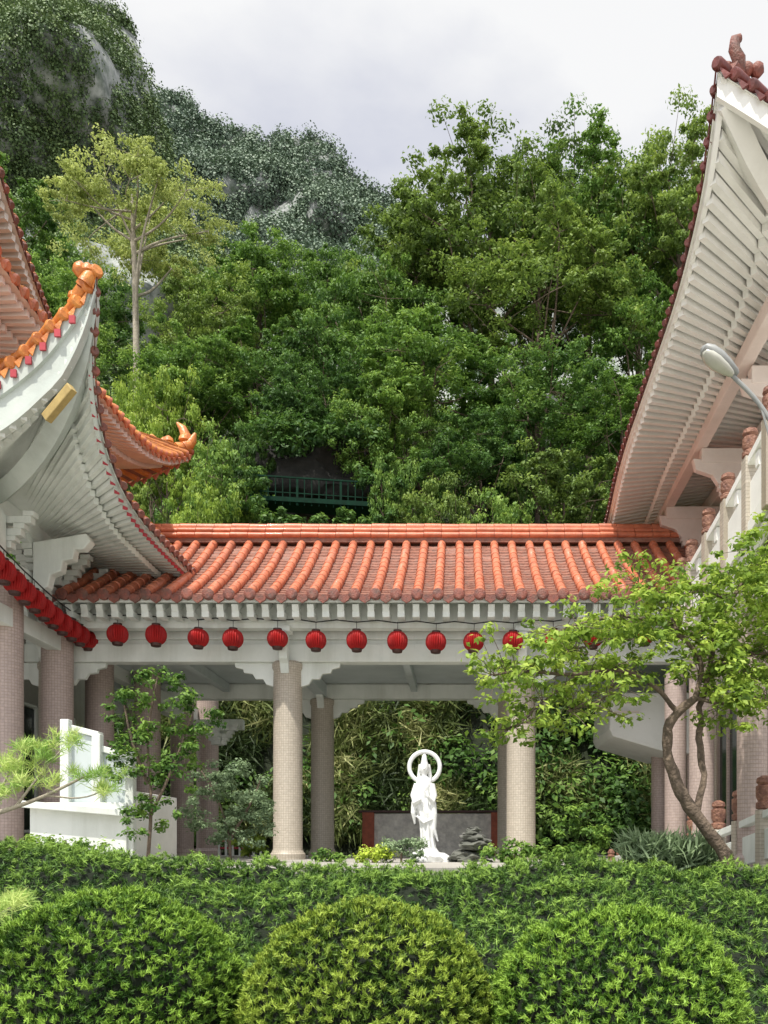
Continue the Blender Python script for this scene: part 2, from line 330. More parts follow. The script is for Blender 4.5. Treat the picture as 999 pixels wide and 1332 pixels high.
# ------------------------------------------------------------------ trees
def tree_proto(seed,H,Rr,ch,nlobe,nb,nl,ls,flat=.55,trunk=.16,bark='bark',lean=.4,lr=.42,low=.5,br=.24):
    rr=random.Random(seed); lf=LF(seed); t=MB(); cz=H-ch/2; zs=min(1.,ch/2/Rr)
    LO=[(Vector((0,0,cz+.1*ch)),Rr*lr)]
    for i in range(nlobe):
        dz=1-(1+low)*(i+.5)/nlobe; a=i*2.39996+rr.uniform(-.45,.45); q=math.sqrt(max(0,1-dz*dz))**.8*rr.uniform(.75,1.18)
        LO.append((Vector((math.cos(a)*q*Rr*.66,math.sin(a)*q*Rr*.66,cz+dz*ch*.5*.62+rr.uniform(-.06,.06)*ch)),Rr*lr*rr.uniform(.6,1.3)))
    top=Vector((rr.uniform(-lean,lean),rr.uniform(-lean,lean),cz)); fork=H-ch*.95
    main=[Vector((0,0,-.6)),Vector((rr.uniform(-.15,.15),0,fork*.5)),Vector((top.x*.4,top.y*.4,fork)),top,Vector((top.x*1.2,top.y,cz+ch*.25))]
    main=smooth(main,2); nn=len(main); t.tube(main,[trunk*(1-.8*i/(nn-1)) for i in range(nn)],8)
    for c,lrr in LO:
        lt=rr.random()
        i=rr.randint(int(nn*.4),int(nn*.8)); p=main[i]; mid=(p+c)*.5+Vector((rr.uniform(-.3,.3),rr.uniform(-.3,.3),-.08*ch*rr.random()))
        pts=smooth([p,mid,c],2); q=trunk*(1-.8*i/(nn-1))*.6; t.tube(pts,[q*(1-.7*a/(len(pts)-1)) for a in range(len(pts))],6)
        for k in range(nb):
            d=Vector((rr.gauss(0,1),rr.gauss(0,1),rr.gauss(.3,.9))).normalized(); u=rr.uniform(.45,1.15)
            bc=c+Vector((d.x*lrr*u,d.y*lrr*u,d.z*lrr*u*zs))
            if k%4==0: t.tube([c,(c+bc)/2,bc],[q*.3,q*.2,q*.1],4)
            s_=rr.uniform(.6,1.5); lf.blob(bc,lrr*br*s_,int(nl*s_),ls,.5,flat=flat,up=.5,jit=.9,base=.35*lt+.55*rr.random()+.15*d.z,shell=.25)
    return t,lf,bark,H,Rr
protos={}; roots={}
def proto(key,*a,**k): protos[key]=tree_proto(*a,**k)
proto('dense',21,12,3.6,8.5,17,20,88,.16,.7)
proto('round',22,11,3.8,8.0,15,22,88,.16,.7)
proto('layer',23,13,4.0,8.5,19,19,85,.16,.45,lr=.36,br=.28)
proto('sparse',24,14,4.2,8.4,20,20,92,.165,.55,trunk=.2,lr=.42,low=.45)
proto('airy',25,14,4.6,4.0,17,15,70,.13,.4,trunk=.20,bark='barkl',lr=.28,low=.1,br=.3)
proto('low',26,5,2.6,4.4,12,16,70,.13,.6,trunk=.1)
def place_tree(key,px,pyt,Y,wpx,mat,label,rz,name='broadleaf_tree'):
    t,lf,bark,H0,R0=protos[key]; root=roots.get(key); x=(px-VX)/F*Y; zb=Hrel(x,Y)-.2; zt=(HY-pyt)/F*Y
    H=max(2.5,zt-zb); sz=H/H0/1.06; sx=(wpx/F*Y/2)/R0/.95
    if root is None:
        root=thing(name,label,'tree',(0,0,0),'trees on the hillside'); WL[root.name]=(0,0,0)
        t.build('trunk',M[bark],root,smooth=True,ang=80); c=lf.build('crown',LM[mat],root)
        c.material_slots[0].link='OBJECT'; c.material_slots[0].material=LM[mat]; roots[key]=root
        root.location=V(x,Y,zb); root.rotation_euler=(0,0,rz); root.scale=(sx,sx,sz)
    else:
        root=dup(root,V(x,Y,zb),label,rz,(sx,sx,sz))
        for c in kids(root):
            if c.name.startswith('crown'): c.material_slots[0].link='OBJECT'; c.material_slots[0].material=LM[mat]
T=[('airy',178,196,33,270,'pale','pale yellow-green tree with forked bare trunk against the rocky slope'),
('sparse',640,165,37,260,'olive','tallest broad tree in the centre of the skyline, loose olive crown'),
('dense',560,228,39,200,'olive','rounded olive tree at the left end of the tall skyline group'),
('sparse',765,165,38,230,'mid','open crowned tree on the skyline between the broad olive tree and the eave'),
('sparse',880,150,37,220,'olive','tall open tree on the skyline nearest the right-hand white eave'),
('dense',700,190,42,170,'mid','green tree peeking between the two tallest skyline crowns'),
('round',830,205,42,170,'mid','green tree filling the skyline gap beside the right-hand eave'),
('layer',700,255,34,270,'olive','wide layered tree just below the skyline group'),
('layer',830,320,34,200,'mid','layered green tree beside the right-hand white eave, under the skyline'),
('round',495,320,36,190,'mid','round green tree left of the skyline group, touching the far ridge'),
('dense',430,300,44,150,'mid','small distant green tree under the far ridge'),
('dense',335,295,42,170,'mid','bushy mid-green tree right of the pale forked tree'),
('round',265,330,40,150,'olive','olive tree directly behind the pale forked tree crown'),
('dense',60,330,40,170,'mid','green tree left of the pale forked tree, above the hall roof'),
('layer',10,190,58,190,'mid','green tree at the far left under the rocky peak'),
('dense',120,320,52,150,'deep','dark tree on the slope behind the pale forked tree trunk'),
('layer',560,390,31,260,'mid','large layered tree in the middle of the hillside'),
('round',430,400,32,200,'deep','dark round tree left of the hillside centre above the cave'),
('layer',340,400,33,190,'mid','layered tree with drooping tiers above the green footbridge'),
('dense',245,410,31,170,'mid','bushy tree between the pale trunk and the footbridge'),
('low',195,470,30,110,'bright','bright green tree beside the pale forked trunk'),
('round',700,440,30.5,230,'deep','dark round tree below the wide layered tree'),
('layer',810,480,29.5,190,'mid','layered tree behind the lower part of the white eave'),
('dense',620,520,28.5,170,'deep','dense dark tree above the middle of the red walkway roof'),
('low',740,570,27.5,190,'olive','low spreading tree behind the right half of the walkway roof'),
('low',560,605,26.2,130,'olive','low pale-leaved tree just over the walkway ridge right of the footbridge'),
('low',650,625,26.0,130,'mid','low bushy tree over the walkway ridge near its middle'),
('low',290,550,27,130,'mid','small green tree left of the footbridge'),
('low',215,460,28.5,110,'bright','bright leafy tree above the far gold roof tip'),
('low',275,610,25.6,110,'bright','bright low tree behind the left end of the walkway roof'),
('low',160,520,28,90,'olive','olive shrubby tree peeking over the gold hall eave'),
('round',500,470,29,140,'mid','mid-green tree right above the footbridge end'),
('dense',400,470,29.8,170,'deep','dark tree hanging over the shaded cave behind the footbridge'),
('low',515,575,26.3,80,'mid','small shrubby tree at the right end of the footbridge'),
('low',325,545,28.3,80,'deep','small dark tree at the left end of the footbridge'),
('low',830,600,26.8,110,'deep','dark low tree where the walkway roof meets the right-hand eave')]
rr=random.Random(3)
for k in T: place_tree(k[0],k[1],k[2],k[3],k[4],k[5],k[6],rr.uniform(0,6.28))
# rock with cave and green footbridge
def rock(mb,c,s,seed,sub=3,amp=.35):
    bm=bmesh.new(); bmesh.ops.create_icosphere(bm,subdivisions=sub,radius=1)
    for v in bm.verts:
        d=v.co.normalized(); k=1+amp*noise.noise(d*1.6+Vector((seed,0,0)))+amp*.5*noise.noise(d*4+Vector((seed,5,0)))
        v.co=Vector((d.x*s[0]*k+c[0],d.y*s[1]*k+c[1],d.z*s[2]*k+c[2]))
    bm.verts.index_update()
    mb.add([v.co for v in bm.verts],[[v.index for v in f.verts] for f in bm.faces]); bm.free()
t=thing('rock_outcrop','rock painted near-black as a shaded recess behind the green footbridge','rock',W(405,640,28.5))
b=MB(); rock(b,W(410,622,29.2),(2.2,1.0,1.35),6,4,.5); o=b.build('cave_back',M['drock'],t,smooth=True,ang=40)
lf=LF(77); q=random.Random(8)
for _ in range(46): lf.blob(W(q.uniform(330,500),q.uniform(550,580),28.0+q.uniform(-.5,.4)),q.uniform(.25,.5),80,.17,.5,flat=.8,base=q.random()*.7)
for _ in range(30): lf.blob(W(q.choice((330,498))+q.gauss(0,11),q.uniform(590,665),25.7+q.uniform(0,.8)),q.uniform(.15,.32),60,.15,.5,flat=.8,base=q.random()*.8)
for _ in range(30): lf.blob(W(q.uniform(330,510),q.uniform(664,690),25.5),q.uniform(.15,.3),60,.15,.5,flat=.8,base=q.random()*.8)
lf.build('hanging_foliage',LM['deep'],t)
t=thing('footbridge','dark green metal footbridge with railings on the wooded cliff','bridge',W(415,660,26.6))
b=MB(); b.beam(W(330,654,26.6),W(500,664,26.6),.9,.14); b.build('deck',M['green'],t)
for dy in (-.4,.4):
    b=MB(); b.beam(W(330,618,26.6+dy),W(500,629,26.6+dy),.05,.045); b.beam(W(330,638,26.6+dy),W(500,649,26.6+dy),.025,.03)
    for k in range(19):
        f=k/18; a=W(330+170*f,654+10*f,26.6+dy); b.beam(a,a+Vector((0,0,.85)),.03 if k%6 else .07,.03,up=(0,1,0))
    b.build('railing',M['green'],t)
# ------------------------------------------------------------------ generic roof pieces
def ribroof(base,ribs,ends,eave,top,sp,rad,sag,steps=10,endr=None):
    n=max(3,int(plen(eave)/sp)+1); E=resample(eave,n); Tp=resample(top,n); C=[]
    for e_,t_ in zip(E,Tp):
        C.append([e_.lerp(t_,s/steps)-Vector((0,0,sag*math.sin(PI*s/steps))) for s in range(steps+1)])
    base.grid(C)
    for i,c in enumerate(C):
        pts=[];rd=[]
        for k,p in enumerate(c[:-1]):
            q=c[k+1]; pts+=[p+Vector((0,0,rad*.5)),p.lerp(q,.96)+Vector((0,0,rad*.5))]; rd+=[rad*1.08,rad*.9]
        ribs.tube(pts,rd,8)
        d=(c[0]-c[1]).normalized(); p=c[0]+Vector((0,0,rad*.35)); er=endr or rad*1.15
        ends.tube([p-d*.02,p+d*.03,p+d*.05],[er,er,er*.8],10)
        if i<len(C)-1:   # hanging drip tile between two ribs
            m=(c[0]+C[i+1][0])/2; sdv=(C[i+1][0]-c[0])*.36
            a=m-sdv+d*.015; bb=m+sdv+d*.015; lo=m-Vector((0,0,er*1.5))+d*.02
            ends.add([a,bb,lo+(bb-lo)*.25,lo,lo+(a-lo)*.25,a+d*.03,bb+d*.03,lo+(bb-lo)*.25+d*.03,lo+d*.03,lo+(a-lo)*.25+d*.03],[(0,1,2,3,4),(9,8,7,6,5),(0,5,6,1),(1,6,7,2),(2,7,8,3),(3,8,9,4),(4,9,5,0)])
    return C
def rafters(mb,eave,inner,sp,w,h,drop,f0,f1,tips=None,tw=None):
    n=max(3,int(plen(eave)/sp)+1); E=resample(eave,n); I=resample(inner,n)
    for e_,i_ in zip(E,I):
        a=e_.lerp(i_,f0)-Vector((0,0,drop)); b_=e_.lerp(i_,f1)-Vector((0,0,drop)); mb.beam(a,b_,w,h)
        if tips is not None:
            d=(a-b_).normalized(); tips.beam(a+d*.004,a+d*.02,w*1.0,h*1.0)
def bracket(mb,c,along,s=1.0):   # stepped block-and-arm cluster
    c=Vector(c); a=Vector(along).normalized(); o=Vector((-a.y,a.x,0))
    for k,(L_,z) in enumerate(((.35,0),(.62,.17),(.9,.34))):
        L_*=s; mb.beam(c-a*L_/2+Vector((0,0,z*s)),c+a*L_/2+Vector((0,0,z*s)),.13*s,.1*s); mb.beam(c-o*L_*.5+Vector((0,0,z*s+.003)),c+o*L_*.5+Vector((0,0,z*s+.003)),.13*s,.095*s)
        for q in (-1,1):
            for v in (a,o):
                p=c+v*q*L_*.46+Vector((0,0,z*s+.085*s)); mb.box(p,(.15*s,.15*s,.07*s))
def knob(mb,p,r_,h_): mb.lathe([(r_*.3,0),(r_,h_*.35),(r_*.9,h_*.7),(r_*.2,h_)],p,9)
# ------------------------------------------------------------------ covered walkway
wk=thing('covered_walkway','open white walkway pavilion with an orange-red tiled roof between the two halls','walkway',V(-1,16,TZ))
X0,X1=-8.2,5.15; YE,YR=15.0,18.0; ZE,ZR=4.43,6.42
def slope(s,back=False):
    y=YE+(YR-YE)*s; z=ZE+(ZR-ZE)*s-.10*math.sin(PI*s)
    return (2*YR-y if back else y),z
ribs=MB(); pans=MB(); endf=MB(); endb=MB(); nr=int((X1-X0)/.37)+1; sp=(X1-X0)/(nr-1)
for back in (False,True):
    ends=endb if back else endf
    for i in range(nr):
        x=X0+sp*i; pts=[];rd=[]; K=12; jx=random.uniform(-.012,.012)
        for k in range(K):
            j=random.uniform(-.005,.005)
            y,z=slope(k/K,back); y2,z2=slope((k+.97)/K,back); pts+=[V(x+jx+j,y,z+.045+j),V(x+jx+j,y2,z2+.045)]; rd+=[.092,.078]
        ribs.tube(pts,rd,10)
        y,z=slope(0,back); sg=1 if back else -1
        ends.tube([V(x,y-sg*.03,z+.035),V(x,y+sg*.03,z+.03),V(x,y+sg*.045,z+.03)],[.105,.105,.08],12)
        if i<nr-1:
            K2=21; xs=[x+sp*j/4 for j in range(5)]; dz=[0,-.028,-.036,-.028,0]
            for k in range(K2):
                y,z=slope(k/K2,back); y2,z2=slope((k+1)/K2,back); jz=random.uniform(-.006,.006)
                pans.grid([[V(a,y,z+.012+q+jz-.02) for a,q in zip(xs,dz)],[V(a,y,z+.034+q+jz) for a,q in zip(xs,dz)],[V(a,y2,z2+.006+q) for a,q in zip(xs,dz)]])
            y,z=slope(0,back); m=x+sp/2
            poly=[(m-.12,z+.02+Z0),(m+.12,z+.02+Z0),(m+.09,z-.07+Z0),(m,z-.13+Z0),(m-.09,z-.07+Z0)]
            ends.prism(poly,'y',y-.02,y+.02)
rf=ribs.build('roof',M['tile'],wk,smooth=True,ang=50); rf['label']='orange-red glazed barrel tiles of the walkway roof'
pans.build('roof_pan_tiles',M['pan'],rf,smooth=True,ang=60); endf.build('eave_tile_ends',M['tend'],rf,smooth=True,ang=40); endb.build('rear_eave_tile_ends',M['tend'],rf,smooth=True,ang=40)
b=MB(); b.box(V((X0+X1)/2,YR,ZR+.06),(X1-X0,.34,.16)); b.build('ridge_base',M['pan'],rf)
b=MB()
for dy,z,r_ in ((-.17,ZR+.13,.06),(.17,ZR+.13,.06),(-.11,ZR+.25,.055),(.11,ZR+.25,.055),(0,ZR+.35,.08)):
    n=36
    for i in range(n):
        a=X0+(X1-X0)*i/n; c=X0+(X1-X0)*(i+.97)/n; j=random.uniform(-.006,.006); b.tube([V(a,YR+dy,z+j),V(c,YR+dy,z+j)],[r_,r_*.93],10)
b.box(V((X0+X1)/2,YR,ZR+.24),(X1-X0,.2,.2)); b.build('ridge',M['tile'],wk,smooth=True,ang=40)
b=MB(); b.beam(V(X0,15.08,ZE-.06),V(X1,15.08,ZE-.06),.06,.07); b.build('eave_board',M['white'],wk)
b=MB(); rows=[]
for s in (0,.15,.3,.5,.7,.85,1): y,z=slope(s); rows.append([V(X0,y+.08,z-.1),V(X1,y+.08,z-.1)])
for s in (.85,.7,.5,.3,.15,0): y,z=slope(s,True); rows.append([V(X0,y-.08,z-.1),V(X1,y-.08,z-.1)])
b.grid(rows); b.build('roof_boards',M['white'],wk)
b=MB(); b.box(V((X0+X1)/2,15.5,ZE-.14),(X1-X0,.03,.42)); b.build('eave_infill',M['white'],wk)
n=int((X1-X0)/.27)
b=MB(); c_=MB()
for i in range(n):
    x=X0+.1+i*.27; b.beam(V(x,15.12,ZE-.18),V(x,15.47,ZE-.0),.12,.13); b.box(V(x,15.3,ZE-.28),(.13,.3,.11)); c_.beam(V(x,20.88,ZE-.18),V(x,19.8,ZE+.42),.11,.13)
b.build('rafter_ends',M['white'],wk,bevel=.008); c_.build('rear_rafter_ends',M['white'],wk)
b=MB(); b.box(V((X0+X1)/2,15.62,ZE-.39),(X1-X0,.22,.1)); b.build('eave_purlin',M['white'],wk,bevel=.01)
for yy in (16.0,20.0):
    b=MB(); b.box(V((X0+X1)/2,yy,4.08),(X1-X0,.30,.42)); b.build('upper_beam',M['white'],wk,bevel=.012)
    b=MB(); b.box(V((X0+X1)/2,yy,3.83),(X1-X0,.18,.08)); b.box(V((X0+X1)/2,yy,3.62),(X1-X0,.28,.34)); b.build('lower_beam',M['white'],wk,bevel=.012)
b=MB(); b.box(V((X0+X1)/2,18,3.84),(X1-X0,3.7,.06)); b.build('ceiling',M['ceil'],wk)
CX=(-7.7,-3.28,1.13,5.0)
for x in CX:
    b=MB(); b.beam(V(x,16.15,3.64),V(x,19.85,3.64),.24,.3); b.build('cross_beam',M['ceil'],wk,bevel=.012)
    for yy in (16.0,20.0):
        b=MB(); o0=V(x,yy,TZ); b.lathe([(.33,0),(.33,.1),(.30,.14),(.275,.2),(.27,3.2),(.265,3.55),(.29,3.6),(.29,3.68),(.26,3.72)],o0,28); b.build('column',M['col'],wk,origin=o0,smooth=True)
        for sgn in (-1,1):
            b=MB(); poly=[(.2,3.45),(1.0,3.45),(.98,3.36),(.84,3.33),(.82,3.26),(.66,3.24),(.60,3.14),(.46,3.14),(.40,3.04),(.27,3.0),(.2,3.0)]
            b.prism([(x+sgn*u,z_+Z0) for u,z_ in poly],'y',yy-.05,yy+.05); b.build('corner_bracket',M['white'],wk,bevel=.01)
        b=MB(); b.prism([(yy-.28,3.92+Z0),(yy-.62,3.9+Z0),(yy-.6,3.7+Z0),(yy-.5,3.62+Z0),(yy-.46,3.45+Z0),(yy-.36,3.38+Z0),(yy-.28,3.2+Z0)],'x',x-.08,x+.08); b.box(V(x,yy-.42,3.97),(.3,.3,.1)); b.build('beam_head',M['white'],wk,bevel=.012)
for k,x in enumerate((-5.5,-1.1,3.1)):
    b=MB(); b.beam(V(x,16.2,3.7),V(x,19.8,3.7),.14,.2); b.build('ceiling_joist',M['ceil'],wk)
for x in (-1.6,2.8):
    b=MB(); b.box(V(x,17.4,3.78),(1.2,.14,.07)); b.build('ceiling_lamp',M['lens'],wk)
# ------------------------------------------------------------------ lanterns
def lantern_proto(loc,label,group):
    t=thing('paper_lantern',label,'lantern',loc,group); x,y,z=loc
    b=MB(); prof=[]
    for k in range(15):
        a=-PI/2+PI*k/14; prof.append((max(.07,.195*max(0,math.cos(a))**.75),.18*math.sin(a)))
    b.lathe(prof,loc,96,rib=.14,nr=24); b.build('shade',M['redl'],t,smooth=True,ang=60)
    for q in ([(.085,.165),(.085,.205),(.06,.21)],[(.06,-.22),(.095,-.21),(.11,-.155)]): b=MB(); b.lathe(q,loc,16); b.build('cap',M['ldark'],t,smooth=True)
    b=MB(); b.tube([Vector(loc)+Vector((0,0,.2)),Vector(loc)+Vector((0,0,.36))],.006,5); b.build('cord',M['black'],t)
    return t
ordn=['first','second','third','fourth','fifth','sixth','seventh','eighth','ninth','tenth','eleventh','twelfth','thirteenth','fourteenth']
LX=[(153,825),(203,826),(258,830),(303,831),(361,831),(411,833),(464,833),(517,834),(567,835),(616,835),(667,834),(720,832),(771,829),(838,826)]
pr=None; row=[]
for k,(px,py) in enumerate(LX):
    p=W(px,py,15.35); row.append(p); lb='red round lantern under the walkway eave, %s from the left'%ordn[k]
    if pr is None: pr=lantern_proto(p,lb,'lanterns along the walkway eave'); pr.scale=(.92,.92,.95)
    else: q=dup(pr,p,lb,random.uniform(0,6)); q.scale=(.92,.92,random.uniform(.9,1.0)); q.rotation_euler[1]=random.uniform(-.06,.06)
b=MB(); pts=[row[0]+Vector((-.9,0,.38))]
for a,c in zip(row,row[1:]): pts+=[a+Vector((0,0,.33)),(a+c)/2+Vector((0,0,.37))]
pts.append(row[-1]+Vector((0,0,.34))); b.tube(pts,.012,5); tag(b.build('lantern_cable',M['black']),'thin black cable carrying the lanterns along the walkway','cable')
LL=[(-10,728),(5,743),(19,757),(32,770),(45,781),(57,792),(69,802),(81,811),(93,819),(104,826),(115,833)]
row=[]
for k,(px,py) in enumerate(LL):
    Y=-7.0*F/(px-VX); p=W(px,py,Y); row.append(p)
    q=dup(pr,p,'red round lantern in the slanting row under the left hall eave, %s from the left'%ordn[k],random.uniform(0,6),(.86,.86,.95)); q['group']='lanterns under the left hall eave'
    if k==0: q['label']='red round lantern cut by the left picture edge, first of the slanting row'
b=MB(); b.tube([p+Vector((0,0,.33)) for p in row],.012,5); tag(b.build('lantern_cable',M['black']),'black cable carrying the slanting lantern row of the left hall','cable')
# ------------------------------------------------------------------ left hall
lh=thing('temple_hall','left white hall with upturned gold-tiled eaves and pinkish columns','hall',V(-8,14,TZ))
side=smooth([V(-4.9,11.35,7.68),V(-5.08,11.65,6.6),V(-5.2,12.3,5.85),V(-5.2,13.3,5.35),V(-5.2,14.9,5.3),V(-5.2,16.8,5.3),V(-5.2,19,5.3)],2)
sidet=smooth([V(-8.4,14.6,7.6),V(-8.4,15,7.6),V(-8.4,15.6,7.6),V(-8.4,16.5,7.6),V(-8.4,17.5,7.6),V(-8.4,18.2,7.6),V(-8.4,19,7.6)],2)
front=smooth([V(-4.9,11.35,7.68),V(-5.1,11.35,7.3),V(-5.5,11.35,6.95),V(-6.1,11.4,6.42),V(-7.2,11.5,5.95),V(-9,11.5,5.75),V(-12,11.5,5.7)],2)
frontt=smooth([V(-8.4,14.6,7.6),V(-8.8,14.6,7.6),V(-9.2,14.6,7.6),V(-9.8,14.6,7.6),V(-10.6,14.6,7.6),V(-11.2,14.6,7.6),V(-12,14.6,7.6)],2)
base,ribs,ends,fe=MB(),MB(),MB(),MB()
ribroof(base,ribs,ends,side,sidet,.24,.065,.25,endr=.065); ribroof(base,ribs,fe,front,frontt,.24,.07,.25,endr=.085)
o=ribs.build('lower_roof',M['gold'],lh,smooth=True,ang=50); o['label']='lower gold-tiled roof with its corner swept up'
base.build('roof_pan_tiles',M['pan'],o,smooth=True); ends.build('side_eave_tile_ends',M['tend'],o,smooth=True,ang=40); fe.build('front_eave_tile_ends',M['gold'],o,smooth=True,ang=40)
hip=smooth([V(-8.4,14.6,8.1),V(-7.4,13.4,7.45),V(-6.3,12.4,7.12),V(-5.6,11.8,7.15),V(-5.15,11.42,7.42),V(-5.0,11.32,7.62)],2)
b=MB(); hh=resample(hip,36)
for i in range(35): b.tube([hh[i],hh[i].lerp(hh[i+1],.93)],[.105,.085],10)
for i in range(0,36,2): knob(b,hh[i]+Vector((random.uniform(-.02,.02),0,.06)),.08,.15)
p=hh[-1]; knob(b,p+Vector((.0,0,.0)),.09,.18); knob(b,p+Vector((-.1,0,-.02)),.1,.22); b.tube([p+Vector((-.04,0,-.1)),p+Vector((.03,0,.02)),p+Vector((.07,0,.06))],[.1,.08,.04],9)
b.build('hip_ridge',M['gold'],lh,smooth=True,ang=50)
sin_=smooth([V(-7.4,13.4,5.75),V(-7.4,13.7,5.75),V(-7.4,14.2,5.75),V(-7.4,15,5.75),V(-7.4,16,5.75),V(-7.4,17.5,5.75),V(-7.4,19,5.75)],2)
fin=smooth([V(-7.4,13.4,5.75),V(-7.6,13.4,5.75),V(-8,13.4,5.75),V(-8.6,13.4,5.75),V(-9.5,13.4,5.75),V(-10.5,13.4,5.75),V(-12,13.4,5.75)],2)
fr2=[]
for p in front:
    s=(p-front[0]).length; fr2.append(p-Vector((0,0,min(.72,.12+s*.75))))
b=MB()
for e_,i_ in ((side,sin_),(fr2,fin)):
    E=resample(e_,36); I=resample(i_,36); b.grid([[p-Vector((0,0,.06)) for p in E],[p.lerp(q,.5)-Vector((0,0,.10)) for p,q in zip(E,I)],[q-Vector((0,0,0)) for q in I]])
b.build('soffit',M['soff'],lh,smooth=True,ang=60)
b=MB(); tp=MB()
rafters(b,side,sin_,.17,.075,.1,.14,.035,.98,tp); rafters(b,side,sin_,.17,.075,.1,.26,.24,.98)
rafters(b,fr2,fin,.19,.08,.1,.12,.03,.98); rafters(b,fr2,fin,.19,.08,.1,.24,.24,.98)
for i,p in enumerate(resample(front,30)[2:]): tp.box(p+Vector((-.02,-.03,-.19)),(.08,.03,.10))
ra=b.build('rafters',M['white'],lh); tag(tp.build('rafter_tips',M['redp'],ra),None,kind='stuff')
b=MB(); E=resample(front,40); E2=resample(fr2,40)
b.grid([[p+Vector((0,.06,-.03)) for p in E],[p+Vector((.0,.0,-.05)) for p in E],[p.lerp(q,.45)+Vector((0,.0,.0)) for p,q in zip(E,E2)],[p.lerp(q,.47)+Vector((0,.05,.0)) for p,q in zip(E,E2)],[q+Vector((0,.05,.02)) for q in E2],[q+Vector((0,.0,.0)) for q in E2],[q+Vector((.0,.0,-.08)) for q in E2],[q+Vector((0,.14,-.08)) for q in E2]])
b.build('fascia',M['fasc'],lh,smooth=True,ang=30)
b=MB(); E=resample(side,60); b.grid([[p+Vector((-.02,0,-.02)) for p in E],[p+Vector((-.03,0,-.12)) for p in E],[p+Vector((-.09,0,-.12)) for p in E]]); b.build('side_fascia',M['fasc'],lh,smooth=True,ang=50)
b=MB(); hp=smooth([V(-4.95,11.45,7.4),V(-5.4,11.8,6.3),V(-6.2,12.4,5.65),V(-7.4,13.4,5.5)],2); b.tube(hp,[.05+.12*min(1,i/4) for i in range(len(hp))],4); b.build('hip_rafter',M['fasc'],lh)
b=MB(); b.beam(W(60,545,11.2),W(94,504,11.05),.1,.13); b.build('gilt_beam_end',M['goldp'],lh,bevel=.01)
b=MB(); b.box(V(-7.35,15.3,5.35),(.25,9,.3)); b.build('eave_beam',M['white'],lh,bevel=.012)
b=MB(); b.box(V(-9.8,13.35,5.35),(4.6,.25,.3)); b.build('eave_beam',M['white'],lh,bevel=.012)
for yy in (13.4,14.6,15.4,16.2,17.4): 
    b=MB(); bracket(b,V(-7.3,yy,4.75),(0,1,0),1.15); b.build('bracket_set',M['white'],lh,bevel=.008)
b=MB(); b.prism([(13.3,5.2+Z0),(12.2,5.5+Z0),(12.1,5.35+Z0),(12.4,5.1+Z0),(12.5,4.95+Z0),(12.9,4.8+Z0),(13.3,4.5+Z0)],'x',-7.4,-7.15); b.build('corner_bracket',M['white'],lh,bevel=.02)
for y0 in (14.2,16.3):
    b=MB(); b.prism([(-7.2,5.1+Z0),(-6.3,5.25+Z0),(-6.22,5.12+Z0),(-6.35,4.98+Z0),(-6.5,4.98+Z0),(-6.52,4.82+Z0),(-6.7,4.78+Z0),(-6.72,4.62+Z0),(-6.9,4.55+Z0),(-6.95,4.35+Z0),(-7.2,4.2+Z0)],'y',y0,y0+.2); b.build('corner_bracket',M['white'],lh,bevel=.02)
b=MB(); b.box(V(-7.4,16,4.45),(.3,7,.34)); b.build('tie_beam',M['white'],lh,bevel=.012)
b=MB(); b.box(V(-7.4,16,3.7),(.24,7,.3)); b.build('lower_tie_beam',M['white'],lh,bevel=.012)
for i,(x,yy) in enumerate(((-7.5,13.9),(-7.45,15.6),(-6.9,18.6),(-6.9,20.9),(-6.6,22.0),(-7.4,17.3))):
    b=MB(); o0=V(x,yy,TZ); b.lathe([(.34,0),(.34,.12),(.28,.2),(.275,4.2),(.25,4.6)],o0,28); b.build('column',M['colp'],lh,origin=o0,smooth=True)
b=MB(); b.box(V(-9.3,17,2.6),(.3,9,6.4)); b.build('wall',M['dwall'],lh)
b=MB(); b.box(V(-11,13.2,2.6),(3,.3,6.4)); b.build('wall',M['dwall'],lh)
for yy in (13.8,15.6,17.4,19.2):
    b=MB(); b.box(V(-9.13,yy,1.6),(.05,1.3,2.6)); fr=b.build('window',M['glass'],lh)
    b=MB(); 
    for dy in (-.66,0,.66): b.box(V(-9.09,yy+dy,1.6),(.07,.07,2.7))
    for z_ in (.3,2.2,2.95): b.box(V(-9.085,yy,z_),(.06,1.3,.06))
    b.build('frame',M['white'],fr)
b=MB(); b.box(V(-6.9,20.6,3.3),(.25,4,.45)); b.box(V(-6.2,21.0,3.0),(1.6,.2,.25)); b.build('rear_beam',M['white'],lh,bevel=.01)
b=MB(); bracket(b,V(-5.9,20.6,2.5),(0,1,0),1.0); b.build('rear_bracket_set',M['white'],lh)
# upper roof
us=smooth([V(-6.3,10.6,8.4),V(-6.45,11.8,8.15),V(-6.45,13.5,8.12),V(-6.45,15.5,8.1),V(-6.45,17.3,8.15),V(-6.35,18.6,8.5),V(-6.2,19.4,9.0)],2)
ut=smooth([V(-9.5,11,9.6),V(-9.5,12,9.6),V(-9.5,13.5,9.6),V(-9.5,14.5,9.6),V(-9.5,15.4,9.6),V(-9.5,16,9.6),V(-9.5,16.5,9.6)],2)
ub=smooth([V(-6.2,19.4,9.0),V(-6.7,19.4,8.65),V(-7.5,19.3,8.3),V(-9,19.3,8.1),V(-11,19.3,8.1)],2); ubt=smooth([V(-9.5,16.5,9.6),V(-9.8,16.5,9.6),V(-10.2,16.5,9.6),V(-10.6,16.5,9.6),V(-11,16.5,9.6)],2)
base,ribs,ends=MB(),MB(),MB(); ribroof(base,ribs,ends,us,ut,.27,.075,.2,endr=.08); ribroof(base,ribs,ends,ub,ubt,.27,.075,.2,endr=.08)
